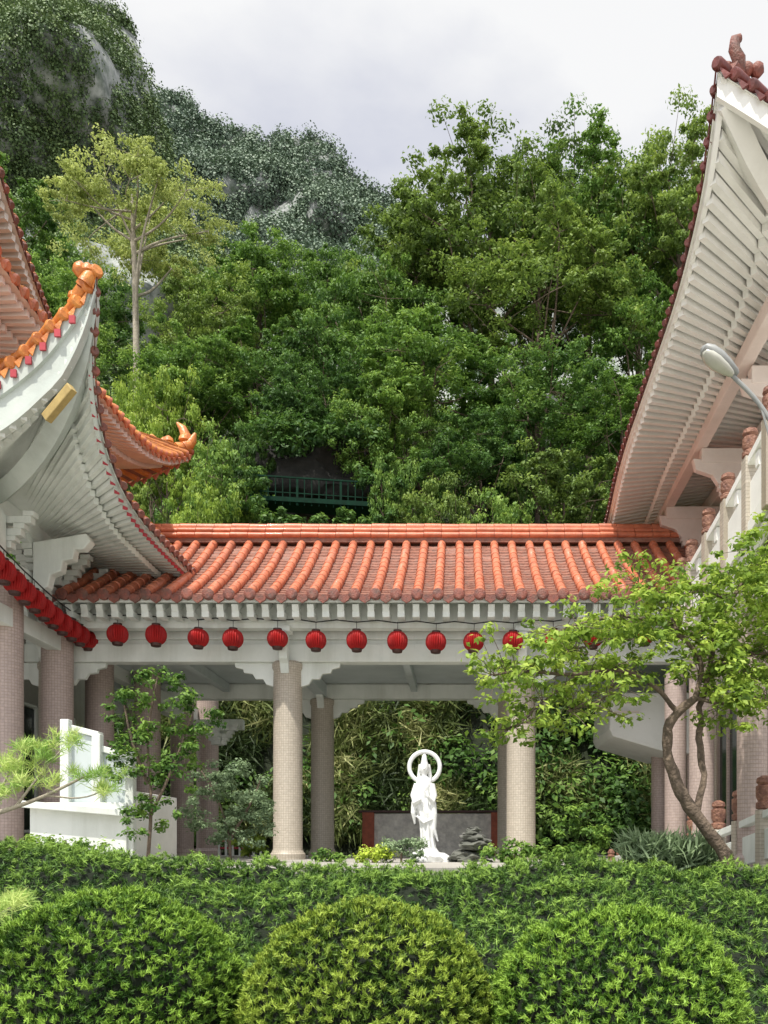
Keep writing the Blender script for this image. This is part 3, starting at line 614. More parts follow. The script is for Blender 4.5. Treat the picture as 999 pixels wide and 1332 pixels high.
o=ribs.build('upper_roof',M['gold'],lh,smooth=True,ang=50); base.build('roof_pan_tiles',M['pan'],o,smooth=True); ends.build('upper_eave_tile_ends',M['tile'],o,smooth=True,ang=40)
ui=smooth([V(-8.6,11,8.0),V(-8.6,12,8.0),V(-8.6,13.5,8.0),V(-8.6,15.0,8.0),V(-8.6,16,8.0),V(-8.6,16.8,8.0),V(-8.6,17.4,8.0)],2)
b=MB(); E=resample(us,30);I=resample(ui,30); b.grid([[p-Vector((0,0,.05)) for p in E],[q for q in I]]); b.build('upper_soffit',M['pinkw'],lh,smooth=True)
b=MB(); rafters(b,us,ui,.18,.08,.1,.13,.03,.98); rafters(b,us,ui,.18,.08,.1,.24,.22,.98); b.build('upper_rafters',M['pinkw'],lh)
b=MB(); uh=resample(smooth([V(-9.5,16.5,9.8),V(-8,18,9.0),V(-7,18.9,8.85),V(-6.4,19.3,9.05),V(-6.2,19.4,9.2)],2),26)
for i in range(25): b.tube([uh[i],uh[i].lerp(uh[i+1],.95)],[.14,.12],10)
for i in range(0,26,2): knob(b,uh[i]+Vector((0,0,.09)),.12,.22)
p=uh[-1]; b.tube([p+Vector((-.12,0,-.15)),p+Vector((-.1,0,.15)),p+Vector((-.2,0,.38)),p+Vector((-.32,0,.5))],[.15,.13,.09,.03],8); b.tube([p+Vector((-.05,0,.0)),p+Vector((.04,0,.1)),p+Vector((.1,0,.26))],[.13,.1,.03],8); knob(b,p+Vector((-.62,0,-.15)),.13,.32); b.build('upper_hip_ridge',M['gold'],lh,smooth=True,ang=50)
b=MB(); b.box(V(-9.2,14,7.4),(1.2,7.5,1.3)); b.build('upper_wall',M['pinkw'],lh)
ts=smooth([V(-6.3,10.4,10.6),V(-6.75,12.2,9.95),V(-7.1,13.8,9.6),V(-7.5,15.2,9.7),V(-7.9,16.5,9.9)],2); tt=[V(-10,10.4,12.5),V(-10,16.5,12.5)]
base,ribs,ends=MB(),MB(),MB(); ribroof(base,ribs,ends,ts,tt,.24,.065,.2,endr=.065); o=ribs.build('top_roof',M['gold'],lh,smooth=True,ang=50); base.build('roof_pan_tiles',M['pan'],o); ends.build('top_eave_tile_ends',M['tend'],o,smooth=True,ang=40)
b=MB(); ti=[V(-9,11,9.9),V(-9,16.5,9.9)]; E=resample(ts,20);I=resample(ti,20); b.grid([[p-Vector((0,0,.05)) for p in E],I]); rafters(b,ts,ti,.18,.08,.1,.13,.03,.98); b.build('top_soffit',M['soff'],lh)
b=MB(); b.box(V(-9.6,14,9.6),(1.2,6,3)); b.build('top_wall',M['pinkw'],lh)
# ------------------------------------------------------------------ right hall
rh=thing('temple_hall','right white hall with a deep white raftered eave edged in dark red tiles','hall',V(5.5,14,TZ))
rs=smooth([V(2.84,9.35,8.62),V(2.85,9.7,8.12),V(2.88,10.2,7.78),V(2.93,11.5,7.5),V(2.93,13.15,7.36),V(2.97,15.9,7.25),V(3.26,18.9,7.2),V(3.3,21,7.2)],2)
ri=smooth([V(6.2,12.7,8.1),V(6.2,13,8.1),V(6.2,13.4,8.1),V(6.2,14,8.1),V(6.2,15,8.1),V(6.2,16.8,8.1),V(6.2,19,8.1),V(6.2,21,8.1)],2)
rt=[p+Vector((2.0,1.2,2.0)) for p in ri]
rfr=smooth([V(2.84,9.35,8.62),V(3.2,9.35,8.4),V(3.9,9.5,8.1),V(5.5,9.6,7.7),V(9,9.6,7.6)],2)
rfi=smooth([V(6.2,12.7,8.1),V(6.4,12.7,8.1),V(6.8,12.7,8.1),V(7.5,12.7,8.1),V(9,12.7,8.1)],2); rft=[p+Vector((1.9,1.2,2.0)) for p in rfi]
base,ribs,ends=MB(),MB(),MB(); ribroof(base,ribs,ends,rs,rt,.22,.06,.25,endr=.05); ribroof(base,ribs,ends,rfr,rft,.22,.06,.25,endr=.065)
o=ribs.build('roof',M['dred'],rh,smooth=True,ang=50); base.build('roof_pan_tiles',M['pan'],o,smooth=True); ends.build('eave_tile_ends',M['dred'],o,smooth=True,ang=40)
b=MB()
for e_,i_ in ((rs,ri),(rfr,rfi)):
    E=resample(e_,40);I=resample(i_,40); b.grid([[p-Vector((0,0,.07)) for p in E],[p.lerp(q,.5)-Vector((0,0,.1)) for p,q in zip(E,I)],I])
b.build('soffit',M['soff'],rh,smooth=True,ang=60)
b=MB()
for e_,i_ in ((rs,ri),(rfr,rfi)):
    for f,dr in ((.03,.16),(.30,.27)): rafters(b,e_,i_,.20,.085,.12,dr,f,.98)
tag(b.build('rafters',M['soff'],rh),None,kind='stuff')
b=MB(); E=resample(rs,60); b.grid([[p+Vector((.03,0,-.0)) for p in E],[p+Vector((.04,0,-.12)) for p in E],[p+Vector((.10,0,-.12)) for p in E]])
E=resample(rfr,30); b.grid([[p+Vector((0,.03,-.0)) for p in E],[p+Vector((0,.04,-.3)) for p in E],[p+Vector((0,.10,-.3)) for p in E]]); b.build('fascia',M['soff'],rh,smooth=True)
b=MB(); b.tube(smooth([V(2.95,9.5,8.35),V(3.6,10.1,7.9),V(4.8,11.3,7.75),V(6.2,12.7,7.75)],2),.15,4); b.build('hip_rafter',M['soff'],rh)
b=MB(); hh=resample(smooth([V(8,14,10),V(5,11.3,8.75),V(3.7,10.1,8.5),V(3.15,9.6,8.6),V(3.0,9.45,8.72)],2),26)
for i in range(25): b.tube([hh[i],hh[i].lerp(hh[i+1],.95)],[.11,.09],10)
for i in range(2,24,2): knob(b,hh[i]+Vector((0,0,.07)),.07,.13)
p=hh[-1]; b.tube([p+Vector((.12,.1,-.05)),p+Vector((.10,0,.08)),p+Vector((.05,0,.18)),p+Vector((.06,0,.28)),p+Vector((.12,0,.31))],[.09,.075,.065,.06,.04],8)
for a in (.0,.22,.34): knob(b,p+Vector((a,.1,-.05)),.08,.18)
b.build('hip_ridge',M['tend'],rh,smooth=True,ang=50)
b=MB(); b.beam(V(4.2,10.9,7.28),V(4.45,21,7.18),.2,.24); b.build('eave_purlin',M['pinkw'],rh,bevel=.015)
b=MB(); b.beam(V(5.4,11.5,7.35),V(5.4,21,7.35),.22,.3); b.build('inner_purlin',M['pinkw'],rh,bevel=.015)
b=MB(); b.beam(V(5.4,11.5,6.6),V(5.4,21,6.6),.22,.36); b.build('tie_beam',M['pinkw'],rh,bevel=.015)
for yy in (12.6,15.2,17.8):
    b=MB(); b.beam(V(4.3,yy,6.98),V(6.3,yy,6.98),.18,.26); b.prism([(5.3,6.83+Z0),(4.15,6.93+Z0),(4.2,6.73+Z0),(4.5,6.63+Z0),(4.6,6.48+Z0),(5.0,6.38+Z0),(5.3,6.08+Z0)],'y',yy-.07,yy+.07); b.build('bracket_arm',M['pinkw'],rh,bevel=.012)
    b=MB(); bracket(b,V(5.1,yy,6.0),(0,1,0),1.0); b.build('bracket_set',M['pinkw'],rh)
    b=MB(); o0=V(5.4,yy,3.4); b.lathe([(.22,0),(.22,3.1)],o0,24); b.build('upper_column',M['colp'],rh,origin=o0,smooth=True)
b=MB(); b.box(V(6.5,16.8,3.9),(.3,8.4,8.4)); b.build('wall',M['pinkw'],rh)
for yy in (13.9,16.5,19.1):
    b=MB(); b.box(V(6.33,yy,5.2),(.06,1.7,2.4)); fr=b.build('window',M['glass'],rh); b=MB()
    for dy in (-.85,-.3,.3,.85): b.box(V(6.29,yy+dy,5.2),(.08,.07,2.5))
    for z_ in (4.0,5.6,6.4): b.box(V(6.285,yy,z_),(.07,1.7,.07))
    b.build('frame',M['brown'],fr)
bt=[(1003,505,9.55),(976,560,10.28),(947,618,11.1),(922,664,11.95),(900,704,12.85),(888,728,13.4)]
tops=[W(*q) for q in bt]
b=MB(); 
for a,c in zip(tops,tops[1:]):
    b.add([a+Vector((0,0,-1.35)),c+Vector((0,0,-1.35)),Vector((6.3,c.y,c.z-1.35)),Vector((6.3,a.y,a.z-1.35)),a+Vector((0,0,-1.6)),c+Vector((0,0,-1.6)),Vector((6.3,c.y,c.z-1.6)),Vector((6.3,a.y,a.z-1.6))],[(0,1,2,3),(7,6,5,4),(0,4,5,1),(1,5,6,2),(2,6,7,3),(3,7,4,0)])
b.build('balcony_slab',M['soff'],rh)
for p in tops:
    b=MB(); b.beam(p+Vector((0,0,-1.35)),p+Vector((0,0,-.34)),.17,.17,up=(0,1,0)); po=b.build('balcony_post',M['col'],rh,bevel=.01)
    b=MB(); b.lathe([(.07,-.34),(.10,-.32),(.10,-.27),(.075,-.25),(.095,-.2),(.095,-.1),(.07,-.08),(.095,-.05),(.085,0),(.03,.03)],p,16); b.build('carved_finial',M['brown'],po,smooth=True)
for a,c in zip(tops,tops[1:]):
    b=MB(); b.beam(a+Vector((0,0,-.42)),c+Vector((0,0,-.42)),.12,.1); b.beam(a+Vector((0,0,-1.25)),c+Vector((0,0,-1.25)),.12,.16)
    b.beam(a+Vector((0,0,-.9)),c+Vector((0,0,-.9)),.06,.44); b.beam(a.lerp(c,.5)+Vector((0,0,-.66)),a.lerp(c,.5)+Vector((0,0,-.48)),.08,.12,up=(0,1,0))
    b.build('balcony_panel',M['soff'],rh,bevel=.008)
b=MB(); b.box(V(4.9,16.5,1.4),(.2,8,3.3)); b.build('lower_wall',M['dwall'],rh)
for yy in (13.4,15.0,16.6,18.2):
    b=MB(); b.box(V(4.78,yy,1.15),(.05,1.1,2.5)); fr=b.build('door',M['glass'],rh); b=MB()
    for dy in (-.58,0,.58): b.box(V(4.745,yy+dy,1.15),(.07,.07,2.6))
    b.build('frame',M['colp'],fr)
for (x,yy) in ((3.75,10.9),(3.75,13.2),(3.8,15.0),(4.35,18.5)):
    b=MB(); o0=V(x,yy,TZ); b.lathe([(.24,0),(.24,.1),(.19,.16),(.19,3.3)],o0,24); b.build('column',M['colp'],rh,origin=o0,smooth=True)
b=MB(); b.prism([(3.1,3.15+Z0),(5.0,3.15+Z0),(5.0,1.9+Z0),(4.3,1.9+Z0),(3.12,2.25+Z0),(3.05,2.4+Z0)],'y',17.4,19.6); b.build('projecting_balcony',M['soff'],rh,bevel=.02)
b=MB(); 
for z_ in (2.75,2.95): b.box(V(3.4,17.36,z_),(.5,.06,.03))
b.build('balcony_moulding',M['pinkw'],rh)
bl=thing('balustrade','stone balustrade with carved brown posts at the lower right','balustrade',V(3.6,11,TZ))
tp_=[W(992,1012,10.1),W(961,1030,11.0),W(932,1044,11.9),W(899,1060,13.2)]
tp_.insert(0,tp_[0]+(tp_[0]-tp_[1]))
for p in tp_: p.x=3.62
for p in tp_:
    zt=p.z; zb=TZ+Z0-.3
    b=MB(); b.beam((p.x,p.y,zb),(p.x,p.y,zt-.38),.17,.17,up=(0,1,0)); po=b.build('post',M['col'],bl,bevel=.01)
    b=MB(); b.lathe([(.07,-.38),(.10,-.36),(.10,-.3),(.075,-.28),(.1,-.22),(.1,-.1),(.07,-.08),(.095,-.05),(.085,0),(.03,.03)],p,16); b.build('carved_finial',M['brown'],po,smooth=True)
for a,c in zip(tp_,tp_[1:]):
    b=MB(); b.beam(a+Vector((0,0,-.45)),c+Vector((0,0,-.45)),.11,.09); b.beam(a+Vector((0,0,-.8)),c+Vector((0,0,-.8)),.06,.36); b.build('panel',M['white'],bl,bevel=.008)
bl=thing('small_balustrade','row of short carved red-brown posts beside the low shrub right of the statue','balustrade',V(2.9,15,TZ))
for k in range(4):
    p=W(795+11*k,1106-3*k,14.6+.3*k); b=MB(); b.beam((p.x,p.y,TZ+Z0-.2),(p.x,p.y,p.z-.12),.1,.1,up=(0,1,0)); b.lathe([(.05,-.13),(.065,-.1),(.05,-.07),(.065,-.04),(.03,.02)],p,12); b.build('post',M['brown'],bl)
b=MB(); b.beam(W(795,1118,14.6),W(850,1108,15.8),.06,.08); b.build('rail',M['white'],bl)
# ------------------------------------------------------------------ left white stair parapet
t=thing('stair_parapet','white stepped stair parapet at the left beside the hall columns','parapet',V(-5.5,12.4,TZ))
xa,xm,xb=W(84,0,12.4).x,W(126,0,12.4).x,W(172,0,12.4).x
b=MB(); b.prism([(xa,W(0,948,12.4).z),(xm,W(0,960,12.4).z),(xm,TZ+Z0),(xa,TZ+Z0)],'y',12.4,12.5); b.build('side_panel',M['ceil'],t,bevel=.01)
b=MB(); b.prism([(xm,W(0,976,12.4).z),(xb,W(0,990,12.4).z),(xb,TZ+Z0),(xm,TZ+Z0)],'y',12.41,12.51); b.build('side_panel',M['ceil'],t,bevel=.01)
b=MB(); b.beam((xa-.03,12.45,W(0,944,12.4).z),(xm+.03,12.45,W(0,956,12.4).z),.18,.09); b.build('handrail',M['white'],t,bevel=.01)
b=MB(); b.beam((xm-.0,12.45,W(0,972,12.4).z),(xb+.03,12.45,W(0,986,12.4).z),.18,.09); b.build('handrail',M['white'],t,bevel=.01)
b=MB(); b.box((W(104,0,12.3).x,12.3,(TZ+Z0+W(0,1045,12.3).z)/2),(1.4,.12,W(0,1045,12.3).z-TZ-Z0+.02)); b.build('low_wall',M['white'],t,bevel=.01)
b=MB(); b.beam(W(30,1046,12.2),W(168,1058,12.2),.24,.1); b.build('coping',M['white'],t,bevel=.01)
b=MB(); b.box((xb,13.3,1.6+.25),(.1,1.8,1.1)); b.build('return_wall',M['soff'],t,bevel=.01)
for px,py in ((86,936),(127,955),(170,978)):
    p=W(px,py,12.36); b=MB(); b.box((p.x,12.36,(p.z+TZ+Z0)/2),(.13,.13,p.z-TZ-Z0)); b.build('post',M['white'],t,bevel=.015)
# ------------------------------------------------------------------ statue
sx,sy,sz=(552-VX)/F*13.5,13.5,TZ+Z0-.04
t=thing('statue','white standing robed statue with a ring halo on a small rock base','statue',(sx,sy,sz))
b=MB()
secs=[(.0,.19,.18,.07),(.08,.195,.19,.07),(.16,.15,.16,.06),(.35,.125,.13,.055),(.6,.135,.13,.05),(.8,.16,.14,.02),(.95,.155,.14,-.03),(1.08,.12,.12,-.045),(1.2,.13,.12,-.03),(1.32,.15,.11,-.01),(1.40,.135,.10,.0),(1.45,.08,.075,.0),(1.49,.05,.055,0),(1.52,.055,.06,0),(1.58,.075,.082,0),(1.64,.08,.086,0),(1.70,.073,.078,0),(1.74,.06,.062,0),(1.80,.05,.05,0),(1.86,.04,.04,0),(1.89,.015,.015,0)]
P=[];n=48;sc_=.87
for z,a,c,ox in secs:
    for k in range(n):
        th=2*PI*k/n; fold=1+(.10*math.sin(th*9+z*3) if z<1.0 else .0)+(.05*math.sin(th*6+z*14) if .9<z<1.35 else 0)
        P.append((sx+(ox+a*math.cos(th)*fold)*sc_,sy+c*math.sin(th)*fold*sc_,sz+.12+z*sc_))
m=len(secs); b.add(P,[(i*n+k,i*n+(k+1)%n,(i+1)*n+(k+1)%n,(i+1)*n+k) for i in range(m-1) for k in range(n)]+[tuple(range(n-1,-1,-1)),tuple((m-1)*n+k for k in range(n))])
def S(x,y,z): return Vector((sx+x*sc_*.9,sy+y*sc_,sz+.12+z*sc_))
b.tube([S(-.14,0,1.33),S(-.21,-.05,1.12),S(-.18,-.15,.98),S(-.05,-.19,1.06)],[.06,.06,.05,.03],12)
b.tube([S(.14,0,1.33),S(.19,-.04,1.12),S(.17,-.14,1.0),S(.08,-.19,1.1),S(.06,-.19,1.2)],[.06,.06,.045,.03,.025],12)
b.tube([S(-.2,-.08,1.0),S(-.22,-.10,.8),S(-.19,-.08,.6)],[.05,.04,.015],10); b.tube([S(.18,-.08,1.0),S(.21,-.08,.78),S(.2,-.06,.5),S(.28,-.04,.28)],[.05,.045,.035,.012],10)
b.tube([S(-.15,-.10,.75),S(.0,-.16,.62),S(.18,-.10,.7)],[.018,.025,.018],8)
b.tube([S(0,-.08,1.63),S(0,-.10,1.605)],[.01,.015],8)
for q in (-.085,.085): b.tube([S(q,.0,1.65),S(q*1.02,0,1.57)],[.014,.012],8)
b.tube([S(-.09,.03,1.7),S(-.11,.06,1.5),S(-.12,.06,1.32)],[.025,.034,.025],8); b.tube([S(.09,.03,1.7),S(.11,.06,1.5),S(.12,.06,1.32)],[.025,.034,.025],8)
o=b.build('figure',M['stone'],t,smooth=True,ang=180); rm=o.modifiers.new('remesh','REMESH'); rm.mode='VOXEL'; rm.voxel_size=.009; rm.use_smooth_shade=True
b=MB(); hc=S(.0,.1,1.66)
ring=[hc+Vector((math.cos(2*PI*k/48)*.245,0,math.sin(2*PI*k/48)*.245)) for k in range(49)]; b.tube(ring,.036,10,cap=False); b.build('halo',M['stone'],t,smooth=True)
b=MB(); rock(b,(sx+.08,sy,sz+.03),(.36,.30,.2),9); b.build('rock_base',M['stone'],t,smooth=True,ang=50)
t=thing('rock_pile','dark stacked ornamental rocks to the right of the white statue','rocks',W(610,1120,13.4))
for k in range(11):
    px=590+rr.uniform(0,42); py=1128-k*4.8; px=608+(px-608)*(1-k*.05); s=.26-.014*k
    b=MB(); rock(b,W(px,py,13.4+rr.uniform(-.15,.2)),(s*rr.uniform(.8,1.3),s,s*.42),k*3.3,3,.5); b.build('rock',M['rock'],t,smooth=True,ang=35)
t=thing('relief_wall','low pale carved stone relief wall with red brick piers behind the statue','wall',V(-.6,22,TZ))
a=W(480,1058,22).x; c=W(646,1058,22).x
b=MB(); b.box(V((a+c)/2,22,.29),(c-a,.2,1.08)); b.build('relief_panel',M['relief'],t)
for x in (a,c): b=MB(); b.box(V(x,21.95,.3),(.3,.34,1.12)); b.build('pier',M['brick'],t,bevel=.01)
b=MB(); b.box(V((a+c)/2,22,.88),(c-a+.5,.44,.06)); b.build('coping',M['ldark'],t,bevel=.01)
t=thing('low_fence','low white and red garden fence between the walkway columns at left','fence',V(-5,21.3,TZ))
for px in range(285,345,9): b=MB(); p=W(px,1110,21.3); b.beam((p.x,p.y,TZ+Z0),(p.x,p.y,TZ+Z0+.45),.05,.05,up=(0,1,0)); b.build('post',M['white'],t)
for z_ in (.38,.2): b=MB(); p=W(283,0,21.3);q=W(343,0,21.3); b.beam((p.x,p.y,TZ+Z0+z_),(q.x,p.y,TZ+Z0+z_),.03,.05); b.build('rail',M['redp'],t)
# ------------------------------------------------------------------ street lamp
t=thing('street_lamp','grey cobra-head street lamp in front of the right hall eave','street lamp',(W(1022,0,8.2).x,8.2,0))
b=MB(); b.tube([(W(1022,0,8.2).x,8.2,0),(W(1022,0,8.2).x,8.2,W(0,600,8.2).z)],[.07,.05],14); b.build('pole',M['steel'],t,smooth=True)
b=MB(); b.tube(smooth([W(1022,600,8.2),W(1010,560,8.2),W(985,520,8.2),W(952,488,8.2)],2),.022,10); b.tube([W(1022,640,8.2),W(990,530,8.2)],.012,6); b.build('arm',M['steel'],t,smooth=True)
def lampshape(b,c,s,zs):
    ax=(W(912,455,8.2)-W(962,492,8.2)).normalized(); up=Vector((0,0,1)); up=(up-ax*up.dot(ax)).normalized(); sd_=ax.cross(up); n=20; P=[];Fc=[]
    prof=[(-.24,.025),(-.21,.05),(-.12,.08),(0,.105),(.1,.10),(.17,.07),(.2,.015)]
    for t_,r_ in prof:
        for k in range(n): th=2*PI*k/n; P.append(c+ax*t_*s+sd_*math.cos(th)*r_*s*1.15+up*math.sin(th)*r_*s*zs)
    m=len(prof)
    for i in range(m-1):
        for k in range(n): Fc.append((i*n+k,i*n+(k+1)%n,(i+1)*n+(k+1)%n,(i+1)*n+k))
    Fc+= [tuple(range(n)),tuple((m-1)*n+k for k in range(n))]; b.add(P,Fc)
b=MB(); c=W(934,468,8.2); lampshape(b,c,1.0,.7); b.build('housing',M['steel'],t,smooth=True)
b=MB(); lampshape(b,c+Vector((-.02,-.02,-.04)),.84,.66); b.build('lens',M['lens'],t,smooth=True)
# ------------------------------------------------------------------ right foreground tree
t=thing('garden_tree','twisted-trunk garden tree with bright leaves overhanging the right side','tree',W(950,1148,9.5))
stems=[([(952,1150,9.5),(940,1105,9.5),(912,1070,9.45),(886,1035,9.4),(872,1000,9.45),(864,962,9.5),(880,925,9.5),(905,908,9.5)],.085,.045),
([(905,1058,9.45),(915,1000,9.6),(908,955,9.6),(912,915,9.6),(925,870,9.6),(930,830,9.6)],.045,.025),
([(880,925,9.5),(850,885,9.3),(800,868,9.2),(745,880,9.1),(690,872,9.0),(640,878,9.0)],.032,.010),
([(905,908,9.5),(915,860,9.5),(885,820,9.5),(830,800,9.4),(770,805,9.3),(715,825,9.2)],.035,.010),
([(885,820,9.5),(860,785,9.6),(830,760,9.6)],.025,.01),([(930,830,9.6),(950,780,9.7),(985,735,9.8),(1015,690,9.8)],.028,.010),
([(925,870,9.6),(965,850,9.5),(1010,850,9.4)],.025,.010),([(745,880,9.1),(700,920,9.0),(660,950,9.0)],.016,.007),([(800,868,9.2),(790,910,9.1),(740,925,9.0)],.016,.007),([(905,908,9.5),(950,920,9.3),(1000,905,9.2)],.025,.008),([(950,780,9.7),(920,770,9.7),(890,765,9.7)],.016,.007),([(830,800,9.4),(800,830,9.3),(740,848,9.2)],.016,.007)]
b=MB(); lf=LF(31); r31=random.Random(31)
for pts,r0,r1 in stems:
    q=smooth([W(*p) for p in pts],2); n=len(q); b.tube([p+Vector((noise.noise(p*5),noise.noise(p*5+Vector((9,0,0))),0))*.05 for p in q],[(r0+(r1-r0)*i/(n-1))*(1+.25*noise.noise(Vector((i*.6,r0*99,0)))) for i in range(n)],9)
    if r0<.04 or r1<=.03:
        for p in q[(n//3 if r0<.04 else int(n*.7)):]:
            for _ in range(4):
                c=p+Vector((r31.gauss(0,.22),r31.gauss(0,.3),r31.gauss(.03,.14))); b.tube([p,(p+c)/2+Vector((0,0,.03)),c],[.006,.004,.003],4)
                lf.blob(c,r31.uniform(.12,.22),22,.08,.5,flat=.45,up=.7,base=r31.random(),shell=.1)
b.build('trunk',M['bark'],t,smooth=True,ang=80)
for px,py,w_,h_,n in ((965,775,50,40,42),(970,850,42,65,58),(885,810,60,38,28),(830,850,60,35,18),(700,858,60,25,10),(640,880,30,12,4),(965,920,42,28,18),(990,725,20,30,16)):
    for _ in range(n):
        c=W(px+r31.uniform(-w_,w_),py+r31.uniform(-h_,h_),9.5+r31.uniform(-.6,.5)); lf.blob(c,r31.uniform(.12,.24),34,.078,.5,flat=.45,up=.7,base=r31.random(),shell=.1)
lf.build('crown',LM['bright'],t)
# ------------------------------------------------------------------ small shrubs and plants
def shrub(name,label,cat,px,pyb,Y,blobs,mat,ls,stems=(),bark='bark',asp=.5,seed=1,nl=60):
    base=W(px,pyb,Y); t=thing(name,label,cat,base); lf=LF(seed); q=random.Random(seed)
    for (bx,by,brx,bry,n) in blobs:
        for _ in range(n):
            a=q.uniform(0,6.28); rr_=math.sqrt(q.random()); c=W(bx+brx*rr_*math.cos(a),by+bry*rr_*math.sin(a),Y+q.uniform(-.5,.5)*brx/F*Y)
            lf.blob(c,q.uniform(.10,.2),nl,ls,asp,flat=.6,up=.6,base=q.random(),shell=.1)
    b=MB()
    for s in stems:
        p=smooth([W(a,c,Y) for a,c in s],2); n=len(p); b.tube(p,[.03*(1-.75*i/(n-1)) for i in range(n)],6)
    if not stems: b.tube([base-Vector((0,0,.1)),base+Vector((0,0,.25))],[.03,.015],6)
    b.build('stem',M[bark],t,smooth=True,ang=80); lf.build('foliage',LM[mat],t); return t
shrub('leafy_shrub','tall slender leafy shrub standing against the pink columns at left','shrub',192,1120,12,[(205,895,48,28,18),(245,932,42,25,14),(170,930,36,30,14),(205,980,58,35,26),(160,985,25,30,10),(215,1035,35,28,12),(185,1068,28,22,9)],'mid',.07,[[(192,1125),(198,1040),(190,960),(205,880)],[(196,1060),(225,1000),(250,930)],[(192,1020),(170,960),(160,910)]],seed=41,nl=52)
shrub('leafy_shrub','grey-green bushy shrub between the left pink columns and the front column','shrub',300,1125,13,[(300,1015,52,25,28),(290,1050,64,28,38),(320,1075,42,25,20),(270,1085,30,18,8)],'grey',.055,[[(300,1128),(298,1080),(280,1030),(260,1000)],[(300,1090),(330,1040),(340,1010)]],seed=42,nl=85)
shrub('low_shrub','grey-green low shrub at the foot of the white statue','shrub',522,1130,12.9,[(522,1106,30,18,18)],'grey',.05,seed=43,nl=90)
shrub('low_shrub','yellow-green low shrub left of the white statue','shrub',485,1130,12.8,[(486,1112,28,12,14)],'yel',.06,seed=44)
shrub('low_shrub','green bush beside the rock pile, between it and the balustrade','shrub',755,1135,13.5,[(755,1085,36,34,30),(745,1115,38,16,14)],'mid',.08,seed=45)
shrub('low_shrub','large-leaved green plant at the foot of the left columns','shrub',325,1125,19,[(328,1098,22,14,12)],'bright',.16,seed=46)
shrub('low_shrub','small leafy shrub directly right of the rock pile','shrub',670,1132,13,[(665,1108,34,14,18),(700,1104,16,14,7)],'mid',.07,seed=47)
shrub('low_shrub','small green shrub at the foot of the tiled front column','shrub',430,1128,13.6,[(430,1110,24,10,10)],'deep',.07,seed=48)
shrub('low_shrub','low dark shrub on the far left hedge edge under the white parapet','shrub',85,1118,10.8,[(60,1098,40,10,12),(110,1104,30,10,8)],'mid',.06,seed=49)
t=thing('grassy_plant','clump of long narrow leaves in front of the lower right balustrade','plant',W(880,1130,9.9)); lf=LF(51); n=120
C=np.array([tuple(W(random.Random(i).uniform(815,925),1126+random.Random(i+99).uniform(-20,8),9.9+random.Random(i+7).uniform(-.3,.3))) for i in range(n)])
lf.tufts(C,np.c_[lf.r.normal(size=n)*.4,lf.r.normal(size=n)*.3,np.ones(n)],22,.28,.09,.45,.4+.5*lf.r.random(n)); lf.build('blades',LM['grey'],t)
def pine(label,Y,br,tuft,seed):
    t=thing('pine_tree',label,'pine',W(-60,1120,Y)); b=MB(); q=random.Random(seed)
    for s,r0 in br: p=smooth([W(a,c,Y) for a,c in s],2); n=len(p); b.tube(p,[r0*(1-.7*i/(n-1)) for i in range(n)],7)
    lf=LF(seed); C=[];D_=[]
    for (px,py,w_,n) in tuft:
        for _ in range(n):
            c=W(px+q.gauss(0,w_),py+q.gauss(0,w_*.4),Y+q.gauss(0,.12)); C.append(tuple(c)); D_.append((q.gauss(0,.5),q.gauss(0,.5),.8))
    C=np.array(C);D_=np.array(D_); lf.tufts(C,D_,46,.10,.05,.6,.35+.6*lf.r.random(len(C)))
    b.build('branch',M['barkl'],t,smooth=True,ang=80); lf.build('needles',LM['pine'],t)
pine('pine branch with pale bark and light green needle tufts at the left edge',6.2,[([(-60,1120),(-20,1062),(20,1050),(60,1035),(110,1010)],.026),([(20,1050),(50,1010),(80,975)],.013),([(-20,1062),(5,1020),(20,985)],.013),([(60,1035),(110,1040),(145,1022)],.009)],[(25,1005,14,11),(60,985,16,10),(85,965,14,8),(115,1015,16,11),(140,1030,10,6),(0,1035,12,8),(60,1020,18,10),(30,975,12,7),(5,995,10,7)],61)
pine('small pine sprig in the lower left corner above the clipped bush',5.0,[([(-60,1260),(-15,1200),(15,1180)],.018)],[(8,1180,9,9),(-6,1195,8,5),(22,1172,6,4)],62)
# ------------------------------------------------------------------ juniper hedge
t=thing('juniper_hedge','dark green spreading juniper hedge behind the round clipped bushes','hedge',V(-1,8,-1.6))
def jz(x,Y):
    top=np.interp((x/9.3)*F+VX,[-200,0,110,300,560,760,950,1200],[.05,.03,-.04,-.2,-.26,-.16,-.26,-.34])
    f=min(1,max(0,(Y-6.3)/2.7)); z=-1.35+(top+1.35)*(f**.75)
    if Y>9.3: z-= (Y-9.3)**2*.6
    lay=noise.noise(Vector((x*1.1,Y*1.8,0))); lay2=noise.noise(Vector((x*2.6,Y*3.2,4)))
    return z+.18*lay+.18*max(0,lay2)+.07*noise.noise(Vector((x*6,Y*6,2)))-.05
G=[[V(x,Y,jz(x,Y)-.12) for x in np.linspace(-7.5,5.5,140)] for Y in np.linspace(6.2,10.3,50)]
b=MB(); b.grid(G); b.build('shade_core',M['core'],t,smooth=True,ang=180)  # solid dark sheet under the leaves, painting the hedge's inner shade
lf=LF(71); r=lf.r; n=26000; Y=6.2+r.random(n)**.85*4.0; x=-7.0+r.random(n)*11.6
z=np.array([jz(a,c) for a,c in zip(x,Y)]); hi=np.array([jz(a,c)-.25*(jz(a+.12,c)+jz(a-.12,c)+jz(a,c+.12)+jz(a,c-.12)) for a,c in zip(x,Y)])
jit=r.random(n)
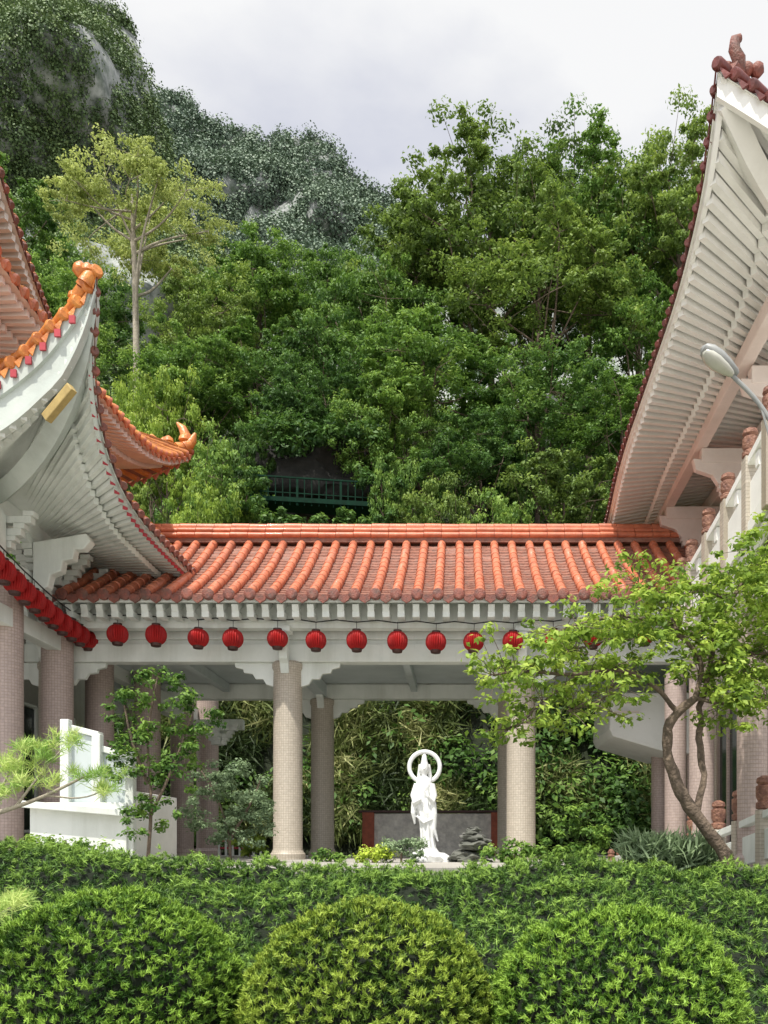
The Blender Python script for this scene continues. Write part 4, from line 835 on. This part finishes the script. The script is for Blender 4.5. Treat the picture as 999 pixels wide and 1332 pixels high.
C=np.c_[x,Y,z+Z0-.11+.12*jit]; D_=np.c_[r.normal(size=n)*.8,-.5+r.normal(size=n)*.4,.5+.5*r.random(n)]
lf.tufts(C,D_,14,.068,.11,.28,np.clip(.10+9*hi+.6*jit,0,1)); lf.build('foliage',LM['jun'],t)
# ------------------------------------------------------------------ clipped round bushes
def ball(px,pyt,wpx,Y,label,mat,seed):
    Rr=wpx/2/F*Y; c=W(px,pyt,Y)-Vector((0,0,Rr*.82)); t=thing('clipped_bush',label,'bush',(c.x,c.y,0),'clipped round bushes in the front row'); sz_=(Rr,Rr,Rr*.84)
    b=MB(); rock(b,c,tuple(k*.86 for k in sz_),seed,4,.06); b.build('shade_core',M['core'],t,smooth=True,ang=180)  # solid dark core paints the shade in the gaps between tufts
    b=MB(); b.tube([(c.x,c.y,0),(c.x,c.y,c.z)],.06,8); b.build('trunk',M['bark'],t)
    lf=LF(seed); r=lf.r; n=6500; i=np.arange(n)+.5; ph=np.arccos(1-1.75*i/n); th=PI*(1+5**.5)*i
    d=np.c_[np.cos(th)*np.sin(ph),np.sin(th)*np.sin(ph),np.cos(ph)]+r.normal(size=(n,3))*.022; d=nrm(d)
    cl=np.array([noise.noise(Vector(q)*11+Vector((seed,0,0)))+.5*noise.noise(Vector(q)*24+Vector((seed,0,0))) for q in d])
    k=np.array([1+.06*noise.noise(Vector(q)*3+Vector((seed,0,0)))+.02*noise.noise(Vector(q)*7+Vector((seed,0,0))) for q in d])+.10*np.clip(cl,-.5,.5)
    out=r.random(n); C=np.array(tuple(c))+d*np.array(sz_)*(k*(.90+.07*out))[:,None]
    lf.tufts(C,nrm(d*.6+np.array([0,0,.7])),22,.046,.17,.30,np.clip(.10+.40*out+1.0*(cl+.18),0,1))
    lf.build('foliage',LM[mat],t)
ball(143,1163,345,5.8,'bright green clipped round bush at the left of the front row','top1',81)
ball(478,1176,318,5.7,'olive-green clipped round bush in the middle of the front row','top2',82)
ball(800,1184,330,5.7,'green clipped round bush at the right of the front row','top1',83)
